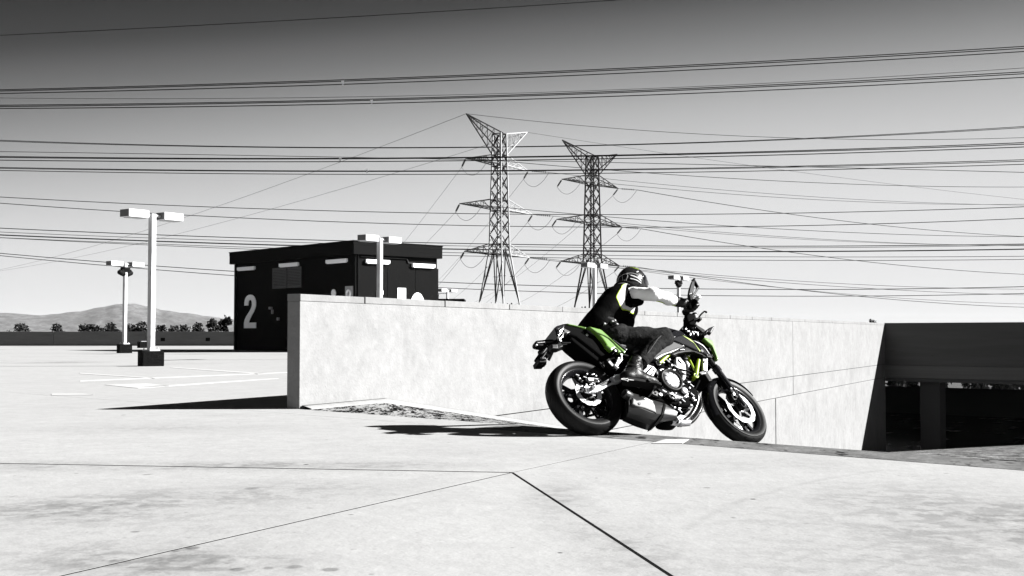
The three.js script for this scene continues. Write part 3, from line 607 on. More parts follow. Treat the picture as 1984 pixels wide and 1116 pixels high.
const satin = new THREE.MeshPhysicalMaterial({ color: new THREE.Color().setRGB(.005, .005, .005), roughness: .42, specularIntensity: .6, ior: 1.2 }), matt = new THREE.MeshPhysicalMaterial({ color: new THREE.Color().setRGB(.003, .003, .003), roughness: .7, specularIntensity: .3, ior: 1.1 });
const rubberBump = grayTex(256, (u, v) => .5 + (n3(u, v) - .5) * .6, false);
const rubber = new THREE.MeshPhysicalMaterial({ color: new THREE.Color().setRGB(.006, .006, .006), roughness: .5, specularIntensity: .7, ior: 1.28, bumpMap: rubberBump, bumpScale: .0012 });
const alu = std(.46, .34, { metalness: .55 }), aluDull = std(.36, .5, { metalness: .2 }), chrome = std(.6, .16, { metalness: 1 }), greyP = new THREE.MeshPhysicalMaterial({ color: new THREE.Color().setRGB(.010, .010, .0105), roughness: .34, specularIntensity: .6 });
const gun = std(.03, .3);
{
  const t = thing('motorcycle', 'black and lime green naked motorcycle leaning over at the crest of the ramp', 'motorcycle');
  t.matrixAutoUpdate = true; BIKE.decompose(t.position, t.quaternion, t.scale);
  const st = g => g.applyMatrix4(STEER);
  const shp = pts => new THREE.Shape(pts.map(p => new THREE.Vector2(p[0], p[1])));
  const smoothShape = pts => { const s = new THREE.Shape(); const n = pts.length; const m = (a, b) => [(a[0] + b[0]) / 2, (a[1] + b[1]) / 2]; let p = m(pts[n - 1], pts[0]); s.moveTo(p[0], p[1]); for (let i = 0; i < n; i++) { const q = m(pts[i], pts[(i + 1) % n]); s.quadraticCurveTo(pts[i][0], pts[i][1], q[0], q[1]); } return s; };
  // plate with thickness between z0 and z1, edges rounded by b
  const plate = (pts, z0, z1, b = .004, holes = []) => { const s = Array.isArray(pts) ? shp(pts) : pts; for (const h of holes) s.holes.push(shp(h)); const bb = Math.min(b, (z1 - z0) / 2.2); const g = new THREE.ExtrudeGeometry(s, { depth: z1 - z0 - 2 * bb, bevelEnabled: true, bevelSize: bb, bevelOffset: -bb, bevelThickness: bb, bevelSegments: 3, curveSegments: 10 }); g.translate(0, 0, z0 + bb); return g; };
  const mir = g => { const q = (g.index ? g.toNonIndexed() : g.clone()); q.scale(1, 1, -1); const p = q.attributes.position, n = q.attributes.normal, u = q.attributes.uv; for (let i = 0; i < p.count; i += 3) { for (const a of [p, n, u]) { if (!a) continue; const sz = a.itemSize; for (let k = 0; k < sz; k++) { const x = a.array[(i + 1) * sz + k]; a.array[(i + 1) * sz + k] = a.array[(i + 2) * sz + k]; a.array[(i + 2) * sz + k] = x; } } } return q; };
  const lathe = (pts, seg = 72) => { const g = new THREE.LatheGeometry(pts.map(p => new THREE.Vector2(p[0], p[1])), seg); g.rotateX(Math.PI / 2); return g; };   // profile (radius, z)
  const cyl = (x, y, z0, z1, r, seg = 24, r2 = r) => { const g = new THREE.CylinderGeometry(r2, r, Math.abs(z1 - z0), seg); g.rotateX(Math.PI / 2); g.translate(x, y, (z0 + z1) / 2); return g; };
  const curve = (pts, n) => new THREE.CatmullRomCurve3(pts.map(p => V(p[0], p[1], 0)), true).getPoints(n).map(v => [v.x, v.y]);

  // ---- wheels
  function wheel(cx, cy, R, w, disc, steer, rear) {
    const mv = g => { g.translate(cx, cy, 0); return steer ? st(g) : g; };
    const hub = part('wheel', mv(lathe([[.001, -.075], [.034, -.075], [.04, -.05], [.055, -.03], [.055, .03], [.04, .05], [.034, .075], [.001, .075]], 32)), satin, t, rear ? 'wide rear wheel' : 'front wheel with slotted brake discs');
    const h = w / 2, prof = [];
    const rr0 = .223, P = [[rr0 - .004, -h * .72], [rr0 + .004, -h * .78], [rr0 + .02, -h * .94], [rr0 + .042, -h * 1.0], [R - .034, -h * .94], [R - .017, -h * .74], [R - .005, -h * .42], [R, 0]];
    for (const p of P) prof.push(p); for (let i = P.length - 2; i >= 0; i--) prof.push([P[i][0], -P[i][1]]);
    const sm = new THREE.SplineCurve(prof.map(p => new THREE.Vector2(...p))).getPoints(60).map(v => [v.x, v.y]);
    // tread sipes: a few short oblique grooves pressed into the crown
    const tyG = lathe(sm, 180); { const p = tyG.attributes.position; for (let i = 0; i < p.count; i++) { const x = p.getX(i), y = p.getY(i), z = p.getZ(i), r = Math.hypot(x, y); if (r > R - .03) { const a = Math.atan2(y, x); const ph = ((a + Math.abs(z) * 6.0 * (rear ? 1 : -1)) / (2 * Math.PI) * 22); const q = Math.abs(ph - Math.round(ph)); if (q < .05 && Math.abs(z) > .012 && Math.abs(z) < h * .75) { const k = (r - .0045) / r; p.setX(i, x * k); p.setY(i, y * k); } } } tyG.computeVertexNormals(); }
    part('tyre', mv(tyG), rubber, hub);
    part('rim', mv(lathe([[.221, -h * .74], [.228, -h * .73], [.229, -h * .66], [.216, -h * .6], [.205, -h * .35], [.197, 0], [.205, h * .35], [.216, h * .6], [.229, h * .66], [.228, h * .73], [.221, h * .74], [.212, h * .66], [.198, h * .4], [.188, 0], [.198, -h * .4], [.212, -h * .66], [.221, -h * .74]], 120)), gloss, hub);
    for (let k = 0; k < 5; k++) { const a0 = k / 5 * 2 * Math.PI + (rear ? .35 : .1); const g = []; for (const d of [-.20, .20]) g.push(beam([.045 * Math.cos(a0 + d * .6), .045 * Math.sin(a0 + d * .6), 0], [.197 * Math.cos(a0 + d), .197 * Math.sin(a0 + d), 0], .022, .026)); part('spoke', mv(merge(g)), gloss, hub); }
    for (const s of rear ? [1] : [1, -1]) {
      const z = s * (rear ? .074 : .064), r1 = disc, r0 = disc * (rear ? .68 : .74), o = new THREE.Shape();
      for (let i = 0; i <= 200; i++) { const a = i / 200 * 2 * Math.PI, r = r1 - .0045 * (.5 + .5 * Math.cos(a * 12)) ** 2; i ? o.lineTo(r * Math.cos(a), r * Math.sin(a)) : o.moveTo(r, 0); }
      const hole = (x, y, r) => { const p = new THREE.Path(); p.absellipse(x, y, r, r, 0, 6.2832, true); o.holes.push(p); };
      hole(0, 0, r0); const nh = rear ? 20 : 26; for (let k = 0; k < nh; k++) { const a = k / nh * 2 * Math.PI; hole((r0 + (r1 - r0) * (.32 + .3 * (k % 2))) * Math.cos(a), (r0 + (r1 - r0) * (.32 + .3 * (k % 2))) * Math.sin(a), rear ? .0042 : .0048); }
      const g = new THREE.ExtrudeGeometry(o, { depth: .005, bevelEnabled: false, curveSegments: 10 }); g.translate(0, 0, z - .0025);
      part('brake_disc', mv(g), aluDull, hub);
      const car = [lathe([[.03, z - .004], [.05, z - .006], [.05, z + .004], [.03, z + .004]], 24)]; for (let k = 0; k < 5; k++) { const a = k / 5 * 6.2832 + .3; car.push(beam([.04 * Math.cos(a), .04 * Math.sin(a), z], [(r0 + .006) * Math.cos(a + .25), (r0 + .006) * Math.sin(a + .25), z], .018, .005)); }
      part('disc_carrier', mv(merge(car)), rear ? satin : gun, hub);
    }
    part('axle_nut', mv(merge([cyl(0, 0, .09, rear ? .155 : .118, .017, 6), cyl(0, 0, -.118, -.09, .016, 6)])), chrome, hub);
    return hub;
  }
  const rw = wheel(0, .312, .312, .160, .112, false, true);
  const fw = wheel(1.41, .30, .300, .122, .150, true, false);
  {
    const s = new THREE.Shape(); for (let i = 0; i <= 184; i++) { const a = i / 184 * 2 * Math.PI, r = .107 + .005 * Math.sign(Math.cos(a * 46)); i ? s.lineTo(r * Math.cos(a), r * Math.sin(a)) : s.moveTo(r, 0); }
    for (let k = 0; k < 5; k++) { const a = k / 5 * 6.2832, p = new THREE.Path(); p.absellipse(.07 * Math.cos(a), .07 * Math.sin(a), .022, .022, 0, 6.2832, true); s.holes.push(p); }
    const g = new THREE.ExtrudeGeometry(s, { depth: .006, bevelEnabled: false }); g.translate(0, .312, -.098); part('sprocket', g, gun, rw);
    const links = []; const fr = [.50, .385], rf = .036, rb = .112; const along = (a, b, n) => { for (let k = 0; k < n; k++) { const x = a[0] + (b[0] - a[0]) * (k + .5) / n, y = a[1] + (b[1] - a[1]) * (k + .5) / n; const q = box(.016, .013, .016, 0, 0, 0, .004); q.rotateZ(Math.atan2(b[1] - a[1], b[0] - a[0])); q.translate(x, y, -.095); links.push(q); const w = box(.009, .019, .010, 0, 0, 0); w.rotateZ(Math.atan2(b[1] - a[1], b[0] - a[0])); w.translate(x, y, -.095); links.push(w); } };
    along([0, .312 - rb], [fr[0], fr[1] - rf], 34); along([0, .312 + rb], [fr[0], fr[1] + rf], 34);
    for (let k = 0; k < 22; k++) { const a = Math.PI / 2 + (k + .5) / 22 * Math.PI; const q = box(.016, .015, .016, 0, 0, 0, .004); q.rotateZ(a + Math.PI / 2); q.translate(rb * Math.cos(a), .312 + rb * Math.sin(a), -.095); links.push(q); }
    part('chain', links, satin, t).userData.kind = 'stuff';
  }
  // ---- front end
  const fax = V(-.4067, .9135, 0), fp = (d, z) => [1.41 + fax.x * d, .30 + fax.y * d, z];
  for (const s of [1, -1]) {
    const z = s * .098;
    const leg = part('fork_leg', st(merge([bar(fp(-.012, z), fp(.36, z), .027, 20), bar(fp(.33, z), fp(.372, z), .034, 20), cyl(1.41, .30, z - .03, z + .012, .032, 20)])), s > 0 ? gloss : satin, t);
    part('fork_tube', st(bar(fp(.37, z), fp(.74, z), .0215, 20)), new THREE.MeshPhysicalMaterial({ color: new THREE.Color().setRGB(.03, .03, .03), roughness: .18, metalness: .6 }), leg);
    part('dust_seal', st(bar(fp(.372, z), fp(.39, z), .028, 20)), matt, leg);
    part('fork_cap', st(bar(fp(.74, z), fp(.765, z), .018, 6)), chrome, leg);
    // calliper
    const q = st(merge([plate(smoothShape([[1.305, .325], [1.30, .41], [1.335, .455], [1.375, .44], [1.385, .37], [1.35, .33]]), s > 0 ? .058 : -.108, s > 0 ? .108 : -.058, .01), cyl(1.318, .40, z - .02, z + .024, .014, 12), cyl(1.345, .36, z - .02, z + .024, .014, 12)]));
    part('brake_calliper', q, satin, leg);
    part('calliper_bolt', st(merge([cyl(1.328, .435, z + .006, z + .02, .008, 6), cyl(1.37, .42, z + .006, z + .018, .008, 6), box(.03, .05, .008, 1.335, .395, z + .014, .003)])), alu, leg);
  }
  part('triple_clamp', st(merge([plate(smoothShape([[1.06, .935], [1.17, .935], [1.17, .965], [1.06, .965]]), -.13, .13, .01), box(.07, .05, .26, 1.205, .735, 0, .012)])), satin, t);
  { // front mudguard: a hooped shell over the wheel
    const a0 = .62, a1 = 3.5, N = 40, pos = [], idx = [], K = 10;
    for (let i = 0; i <= N; i++) { const a = a0 + (a1 - a0) * i / N; const wv = .074 * (1 - .25 * Math.pow(Math.abs(i / N - .45) * 1.9, 3)); for (let k = 0; k <= K; k++) { const q = (k / K - .5) * 2, rad = .322 - .045 * Math.pow(Math.abs(q), 2.6); pos.push(1.41 + rad * Math.cos(a), .30 + rad * Math.sin(a), q * wv); } if (i) for (let k = 0; k < K; k++) { const b = i * (K + 1) + k; idx.push(b - K - 1, b - K, b, b - K, b + 1, b); } }
    const g = new THREE.BufferGeometry(); g.setAttribute('position', new THREE.Float32BufferAttribute(pos, 3)); g.setIndex(idx); g.computeVertexNormals();
    const m = gloss.clone(); m.side = THREE.DoubleSide;
    const f = part('front_mudguard', st(g), m, t);
    part('mudguard_stay', st(merge([plate(smoothShape([[1.25, .45], [1.30, .60], [1.36, .61], [1.34, .45]]), .064, .076), plate(smoothShape([[1.25, .45], [1.30, .60], [1.36, .61], [1.34, .45]]), -.076, -.064)])), satin, f);
  }
  part('brake_hose', [st(tube([[1.33, .44, .09], [1.25, .58, .10], [1.16, .66, .11], [1.12, .80, .09], [1.08, .96, .12]], .006, 40, 8)), st(tube([[1.33, .44, -.09], [1.26, .60, -.10], [1.18, .70, -.08], [1.12, .86, -.05]], .006, 30, 8))], matt, t);
  // ---- handlebar and controls
  const hb = part('handlebar', st(tube([[.995, 1.07, .385], [1.01, 1.07, .24], [1.05, 1.04, .15], [1.08, .985, .06], [1.08, .985, -.06], [1.05, 1.04, -.15], [1.01, 1.07, -.24], [.995, 1.07, -.385]], .011, 50, 10)), satin, t);
  for (const s of [1, -1]) {
    part('grip', st(bar([.995, 1.07, s * .385], [1.008, 1.07, s * .255], .0175, 16)), matt, hb);
    part('bar_end', st(merge([bar([.994, 1.07, s * .386], [.992, 1.07, s * .42], .017, 14), bar([.992, 1.07, s * .418], [.9915, 1.07, s * .426], .010, 12)])), s > 0 ? alu : satin, hb);
    part('switch_housing', st(box(.05, .05, .055, 1.012, 1.068, s * .222, .014)), satin, hb);
    part('lever', s > 0 ? merge([tube([[1.198, 1.073, 0.18], [1.153, 1.038, 0.24], [1.099, 0.992, 0.34], [1.094, 0.981, 0.38], [1.092, 0.96, 0.4]], .0068, 24, 8), new THREE.SphereGeometry(.0095, 10, 8).translate(...[[1.088, 0.959, 0.4]][0])]) : st(tube([[1.04, 1.03, -.2], [1.075, 1.02, -.24], [1.08, 1.01, -.34], [1.07, 1.0, -.41]], .0068, 24, 8)), satin, hb);
  }
  part('brake_reservoir', [(() => { const c = [[1.153, 1.065, 0.19]][0]; const g = new THREE.CylinderGeometry(.019, .018, .04, 18); g.translate(...c); return g; })()], std(.22, .4), hb);
  part('reservoir_cap', [(() => { const c = [[1.153, 1.065, 0.19]][0]; const g = new THREE.CylinderGeometry(.022, .022, .012, 18); g.translate(c[0], c[1] + .03, c[2]); return g; })()], satin, hb);
  part('master_cylinder', bar([[1.153, 1.018, 0.2]][0], [[1.16, 1.019, 0.24]][0], .014, 12), satin, hb);
  part('throttle_housing', [plate(smoothShape([[1.045, 1.059], [1.088, 1.091], [1.137, 1.084], [1.113, 1.022], [1.15, 1.017], [1.105, 0.97], [1.042, 0.962], [1.037, 1.013]]), .15, .215, .015), bar([[1.087, 1.071, 0.2]][0], [[1.144, 1.012, 0.1]][0], .014, 10), bar([[1.072, 1.045, 0.18]][0], [[1.12, 0.996, 0.1]][0], .010, 8)], matt, hb);
  part('bar_clamp', [st(box(.06, .07, .16, 1.09, .965, 0, .015)), st(box(.07, .12, .10, 1.10, .90, 0, .02))], satin, t);
  for (const s of [1, -1]) {
    const face = [[1.054, 1.275], [1.067, 1.248], [1.081, 1.183], [0.991, 1.078], [0.951, 1.034], [0.934, 1.047], [0.937, 1.084], [0.967, 1.149], [1.016, 1.227]];
    const g = plate(smoothShape(face.flatMap((p, i) => [p, p])), .405, .437, .013);
    const m = part('mirror', s > 0 ? g : st(mir(g)), satin, t, s > 0 ? 'right mirror standing above the glove' : undefined);
    const gl = plate(smoothShape([[1.034, 1.243], [1.025, 1.189], [0.986, 1.119], [0.947, 1.085], [0.948, 1.101], [0.976, 1.157], [1.015, 1.221]]), .436, .4395, .001); part('mirror_glass', s > 0 ? gl : st(mir(gl)), std(.05, .2), m);
    const stem = tube([[0.959, 1.04, 0.4], [0.985, 1.047, 0.36], [1.059, 1.062, 0.28]], .0075, 16, 8); part('mirror_stem', s > 0 ? stem : st(mir(stem)), satin, m);
  }
  // ---- cockpit, lamp cowl, turn signals
  part('instrument_panel', plate(smoothShape([[1.052, 1.008], [1.057, 1.015], [1.125, 1.075], [1.184, 1.115], [1.194, 1.106], [1.184, 1.066], [1.144, 1.016], [1.074, 0.998]]), -.075, .075, .02), gloss, t);
  part('wind_deflector', plate([[1.194, 1.127], [1.214, 1.129], [1.255, 1.075], [1.31, 1.042], [1.323, 1.004], [1.272, 1.008], [1.223, 1.058]], -.07, .08, .01), satin, t);
  part('cable', [tube([[1.104, 1.026, 0.12], [1.114, 0.989, 0.1], [1.144, 0.974, 0.08], [1.225, 0.985, 0.05]], .006, 20, 6), tube([[1.139, 0.996, 0.15], [1.162, 0.987, 0.12], [1.151, 0.974, 0.1], [1.133, 0.96, 0.08]], .0055, 20, 6), tube([[1.145, 0.995, 0.18], [1.13, 0.969, 0.15], [1.136, 0.959, 0.1]], .005, 20, 6)], matt, t);
  part('cable_end', [[345, 890], [378, 938], [415, 912], [455, 905], [432, 838], [490, 930]].map((q, i) => { const P = [[1.085, 0.959, 0.13], [1.096, 0.929, 0.13], [1.127, 0.949, 0.13], [1.155, 0.957, 0.13], [1.155, 1, 0.13], [1.173, 0.943, 0.13]][i]; const g = box(.026 + .006 * (i % 3), .013, .014, 0, 0, 0, .004); g.rotateZ(i * .9); g.translate(...P); return g; }), alu, t);
  const cowlOut = [[1.224, 0.91], [1.238, 0.922], [1.262, 0.922], [1.314, 0.898], [1.315, 0.864], [1.312, 0.8], [1.31, 0.714], [1.299, 0.706], [1.286, 0.711], [1.289, 0.754], [1.29, 0.802], [1.281, 0.844], [1.252, 0.875]];
  const cowl = part('headlamp_cowl', plate(cowlOut, .085, .125, .012), green, t, 'lime green side of the headlamp cowl');
  part('cowl_side', mir(plate(cowlOut, .085, .125, .012)), green, cowl);
  const inn = [[1.216, 0.94], [1.242, 0.925], [1.271, 0.891], [1.299, 0.86], [1.309, 0.817], [1.307, 0.769], [1.305, 0.726], [1.303, 0.699], [1.28, 0.751], [1.263, 0.822], [1.236, 0.878], [1.198, 0.901]];
  part('headlamp_housing', plate(inn, -.085, .083, .02), satin, t);
  part('headlamp', (() => { const g = new THREE.SphereGeometry(.085, 24, 16); g.scale(.5, 1.0, .9); g.rotateZ(-.25); g.translate(1.285, .83, -.02); return g; })(), new THREE.MeshPhysicalMaterial({ color: new THREE.Color().setRGB(.5, .5, .5), roughness: .1, clearcoat: 1 }), t);
  for (const s of [1, -1]) {
    const g = plate([[1.285, 0.968], [1.274, 0.944], [1.222, 0.882], [1.194, 0.893], [1.163, 0.87], [1.164, 0.889], [1.183, 0.915], [1.224, 0.943]], .195, .235, .012); const sx = bar([[1.192, 0.897, 0.2]][0], [[1.209, 0.925, 0.12]][0], .011, 10); const bs = box(.05, .05, .06, ...[[1.217, 0.94, 0.1]][0], .012);
    const m = part('turn_signal', s > 0 ? g : mir(g), gloss, t); part('stalk', s > 0 ? merge([sx, bs]) : mir(merge([sx, bs])), matt, m);
  }
  // ---- tank and shrouds
  {
    // tank: stations along x with rounded sections
    const S = [[.50, .80, .70, .10], [.56, .865, .68, .135], [.66, .93, .67, .165], [.78, .985, .66, .19], [.90, 1.005, .68, .195], [1.0, .995, .72, .175], [1.07, .965, .76, .13], [1.10, .93, .80, .07]];
    const K = 24, pos = [], idx = [];
    S.forEach(([x, yt, yb, w], i) => { for (let k = 0; k <= K; k++) { const a = k / K * 2 * Math.PI, ca = Math.cos(a), sa = Math.sin(a), e = .62; const px = Math.sign(ca) * Math.pow(Math.abs(ca), e), py = Math.sign(sa) * Math.pow(Math.abs(sa), .75); const yc = (yt + yb) / 2; pos.push(x, yc + (yt - yb) / 2 * py, w * px * (py > 0 ? 1 - .25 * py * py : 1 - .1 * py * py)); } if (i) for (let k = 0; k < K; k++) { const b = i * (K + 1) + k; idx.push(b - K - 1, b, b - K, b - K, b, b + 1); } });
    const c0 = pos.length / 3; pos.push(.495, .75, 0, 1.105, .865, 0); for (let k = 0; k < K; k++) { idx.push(c0, k, k + 1); const b = (S.length - 1) * (K + 1); idx.push(c0 + 1, b + k + 1, b + k); }
    const g = new THREE.BufferGeometry(); g.setAttribute('position', new THREE.Float32BufferAttribute(pos, 3)); g.setIndex(idx); g.computeVertexNormals();
    const m = gloss.clone(); m.side = THREE.DoubleSide; part('fuel_tank', g, m, t);
  }
  const both = (name, pts, z0, z1, b, m, label) => { const q = part(name, plate(pts, z0, z1, b), m, t, label); part(name, mir(plate(pts, z0, z1, b)), m, t); return q; };
  both('tank_shroud', [[0.818, 0.799], [0.869, 0.834], [0.916, 0.855], [0.954, 0.862], [0.989, 0.847], [1.035, 0.823], [1.067, 0.784], [1.084, 0.728], [1.087, 0.708], [1.044, 0.714], [0.997, 0.734], [0.945, 0.755]], .165, .205, .014, gloss);
  both('tank_stripe', [[0.938, 0.855], [0.948, 0.853], [0.979, 0.838], [1.006, 0.827], [1.026, 0.812], [1.042, 0.784], [1.056, 0.752], [1.077, 0.714], [1.064, 0.709], [1.049, 0.747], [1.035, 0.783], [1.015, 0.813], [0.993, 0.828], [0.962, 0.84]], .198, .2075, .003, lime, 'thin lime edge of the tank shroud');
  both('tank_edge', [[0.807, 0.846], [0.821, 0.843], [0.828, 0.826], [0.811, 0.804], [0.809, 0.791], [0.788, 0.78], [0.784, 0.79]], .165, .2, .008, green);
  both('side_panel', [[0.806, 0.787], [0.87, 0.766], [0.928, 0.747], [0.935, 0.74], [0.921, 0.731], [0.845, 0.691], [0.762, 0.65], [0.745, 0.646], [0.692, 0.623], [0.612, 0.574], [0.56, 0.586], [0.566, 0.603], [0.668, 0.683], [0.781, 0.779]], .17, .218, .016, greyP, 'dark grey pointed side panel under the tank');
  both('lower_shroud', [[0.779, 0.665], [0.863, 0.706], [0.952, 0.754], [0.996, 0.732], [1.044, 0.714], [1.086, 0.706], [1.116, 0.686], [1.134, 0.662], [1.09, 0.665], [1.07, 0.686], [1.038, 0.696], [0.985, 0.699], [0.919, 0.688], [0.85, 0.668], [0.809, 0.648], [0.774, 0.649]], .15, .2, .014, satin);
  both('fork_shroud', [[1.069, 0.849], [1.109, 0.839], [1.137, 0.829], [1.162, 0.809], [1.187, 0.762], [1.199, 0.73], [1.163, 0.692], [1.149, 0.718], [1.122, 0.737], [1.116, 0.755], [1.099, 0.811]], .12, .165, .012, gloss);
  both('shroud_highlight', [[1.061, 0.844], [1.084, 0.838], [1.126, 0.823], [1.158, 0.801], [1.176, 0.768], [1.191, 0.724], [1.185, 0.72], [1.168, 0.764], [1.15, 0.793], [1.121, 0.813], [1.082, 0.832]], .162, .172, .003, aluDull);  // pale strip stands for the highlight along the shroud edge
  part('shroud_bolt', cyl(...[[1.119, 0.74]][0], .16, .178, .013, 16), chrome, t);
  both('shroud_clip', [[0.876, 0.711], [0.919, 0.716], [0.917, 0.709], [0.876, 0.705]], .2, .208, .003, alu);
  // ---- radiator
  part('radiator', (() => { const g = box(.045, .27, .30, 0, 0, 0, .008); g.rotateZ(.30); g.translate(1.09, .60, 0); return g; })(), satin, t);
  both('radiator_side', [[1.102, 0.678], [1.126, 0.676], [1.148, 0.668], [1.122, 0.595], [1.099, 0.537], [1.08, 0.542], [1.063, 0.55], [1.084, 0.618]], .155, .18, .006, aluDull, 'pale silver end cover of the radiator');
  part('radiator_bolt', cyl(...[[1.095, 0.627]][0], .178, .186, .008, 12), matt, t);
  both('radiator_bracket', [[1.01, 0.524], [1.057, 0.545], [1.096, 0.532], [1.075, 0.517], [1.035, 0.507]], .15, .176, .005, gun);
  // ---- frame
  const P3 = (z, a) => a;
  part('frame_tube', [bar([[0.777, 0.669, 0.18]][0], [[0.65, 0.57, 0.18]][0], .0135, 14)], lime, t, 'lime frame tube under the side panel');
  part('frame_tube', [bar([[1.065, 0.656, 0.16]][0], [[0.992, 0.506, 0.16]][0], .0165, 14)], lime, t, 'thicker lime tube of the front V');
  part('frame_tube', [bar([[0.998, 0.702, 0.13]][0], [[1.001, 0.557, 0.15]][0], .0095, 12)], lime, t, 'thin lime tube of the front V');
  { const c = [[0.985, 0.498, 0.165]][0]; const g = new THREE.TorusGeometry(.0185, .0055, 10, 24); g.translate(...c); part('engine_mount', [g, cyl(c[0], c[1], .11, .166, .0165, 18)], lime, t); part('mount_bolt', cyl(c[0], c[1], .16, .172, .009, 8), chrome, t); }
  { const c = [[0.634, 0.567, 0.18]][0]; part('frame_joint', [cyl(c[0], c[1], .1, .19, .027, 20), box(.07, .05, .08, c[0] - .06, c[1] + .0, .14, .012)], matt, t); const g = new THREE.TorusGeometry(.021, .003, 8, 24); g.translate(c[0], c[1], .191); part('joint_ring', g, gun, t); part('frame_tube', mir(merge([bar([c[0], c[1], .15], [.86, .73, .15], .0135, 10)])), lime, t); }
  part('frame_rear', [bar([.62, .60, .11], [.36, .44, .12], .024, 12), bar([.62, .60, -.11], [.36, .44, -.12], .024, 12), bar([.62, .62, .10], [.12, .76, .08], .014, 10), bar([.62, .62, -.10], [.12, .76, -.08], .014, 10), bar([1.02, .90, 0], [.64, .64, .12], .016, 10), bar([1.02, .90, 0], [.64, .64, -.12], .016, 10), bar([1.02, .85, 0], [1.0, .53, .12], .016, 10), bar([1.02, .85, 0], [1.0, .53, -.12], .016, 10)], satin, t);
  part('swingarm_pivot', [box(.16, .26, .24, .41, .42, 0, .03), box(.2, .16, .2, .42, .28, .02, .03)], matt, t);
  // ---- engine
  const eng = part('engine', [plate(smoothShape([[.46, .30], [.50, .24], [.80, .20], [.93, .25], [.98, .36], [.93, .45], [.86, .49], [.60, .50], [.48, .45]]), -.16, .15, .03), (() => { const g = box(.22, .30, .26, 0, 0, 0, .02); g.rotateZ(-.35); g.translate(.87, .56, 0); return g; })(), box(.30, .16, .22, .62, .60, 0, .03)], matt, t);
  { // cooling and cover relief on the block
    const g = []; for (let k = 0; k < 6; k++) { const q = box(.21, .007, .275, 0, 0, 0, .002); q.rotateZ(-.35); q.translate(.85 + k * .012, .49 + k * .032, 0); g.push(q); } part('cylinder_fin', g, satin, eng);
  }
  {
    const c = [[0.701, 0.411]][0], c2 = [[0.708, 0.416]][0];
    part('clutch_ring', [lathe([[.001, .12], [.102, .12], [.104, .19], [.098, .202], [.079, .206], [.079, .19], [.001, .19]], 60).translate(c2[0], c2[1], 0)], satin, eng);
    const cc = part('clutch_cover', lathe([[.001, .2165], [.02, .2165], [.055, .213], [.066, .208], [.0735, .198], [.0735, .185], [.001, .185]], 60).translate(c[0], c[1], 0), alu, eng, 'round silver clutch cover with eight grooves');
    const gr = []; for (let k = 0; k < 8; k++) { const a = k / 8 * 2 * Math.PI + .3, q = box(.030, .0045, .004, .050, 0, 0, .001); q.rotateZ(a); q.translate(c[0], c[1], .2132); gr.push(q); } part('cover_groove', gr, matt, eng);
    const bo = []; for (let k = 0; k < 8; k++) { const a = k / 8 * 2 * Math.PI + .6; bo.push(cyl(c2[0] + .113 * Math.cos(a), c2[1] + .113 * Math.sin(a), .15, .182, .007, 6)); } part('cover_bolt', bo, alu, eng);
  }
  {
    const c = [[0.794, 0.322]][0]; part('pump_ring', lathe([[.001, .13], [.039, .13], [.039, .188], [.034, .194], [.001, .194]], 36).translate(c[0] - .004, c[1] + .003, 0), satin, eng);
    part('pump_cover', lathe([[.001, .2105], [.018, .2095], [.027, .206], [.030, .198], [.030, .185], [.001, .185]], 36).translate(c[0], c[1], 0), alu, eng, 'small round silver engine cover');
  }
  part('crankcase_cover', plate([[0.631, 0.351], [0.665, 0.342], [0.706, 0.331], [0.759, 0.34], [0.767, 0.312], [0.812, 0.306], [0.847, 0.329], [0.838, 0.301], [0.819, 0.276], [0.77, 0.283], [0.722, 0.304], [0.677, 0.317], [0.64, 0.301], [0.607, 0.32], [0.602, 0.334]], .12, .176, .008), alu, eng, 'bright lower crankcase cover');
  part('oil_cover', plate([[0.624, 0.288], [0.666, 0.306], [0.71, 0.29], [0.76, 0.273], [0.745, 0.255], [0.713, 0.255], [0.681, 0.245], [0.656, 0.259]], .15, .186, .008), aluDull, eng);
  part('oil_cover_bolt', [cyl(...[[0.672, 0.272]][0], .18, .192, .011, 12)], matt, eng);
  part('oil_filter', (() => { const a = [[0.632, 0.295, 0.16]][0], b = [[0.699, 0.258, 0.16]][0]; return bar([a[0], a[1], .165], [b[0], b[1], .165], .024, 16); })(), satin, eng);
  part('cylinder_cover', plate([[0.842, 0.654], [0.854, 0.663], [0.886, 0.665], [0.9, 0.64], [0.915, 0.613], [0.917, 0.585], [0.899, 0.522], [0.884, 0.478], [0.861, 0.448], [0.84, 0.44], [0.835, 0.456], [0.848, 0.483], [0.855, 0.518], [0.843, 0.535], [0.827, 0.539], [0.818, 0.571], [0.828, 0.611]], .12, .168, .010), aluDull, eng, 'pale silver cylinder cover');
  part('cover_rib', [plate([[0.859, 0.645], [0.862, 0.627], [0.883, 0.603], [0.876, 0.596], [0.85, 0.622]], .165, .1735, .002), plate([[0.841, 0.543], [0.897, 0.531], [0.892, 0.524], [0.843, 0.534]], .165, .1735, .002), plate([[0.85, 0.503], [0.886, 0.497], [0.883, 0.49], [0.847, 0.494]], .165, .1735, .002)], matt, eng);
  part('engine_hanger', plate([[0.945, 0.648], [0.96, 0.645], [0.976, 0.617], [0.965, 0.6], [0.95, 0.577], [0.951, 0.598], [0.948, 0.624]], .11, .152, .006), alu, eng);
  part('hose', [tube([[0.796, 0.551, 0.165], [0.83, 0.533, 0.185], [0.884, 0.519, 0.19], [0.945, 0.527, 0.17]], .005, 20, 8), tube([[1.041, 0.486, 0.12], [0.97, 0.405, 0.14], [0.929, 0.353, 0.13], [0.923, 0.34, 0.12]], .009, 24, 8), tube([[0.99, 0.402, 0.1], [0.976, 0.354, 0.12], [0.917, 0.307, 0.14]], .008, 20, 8)], matt, eng);
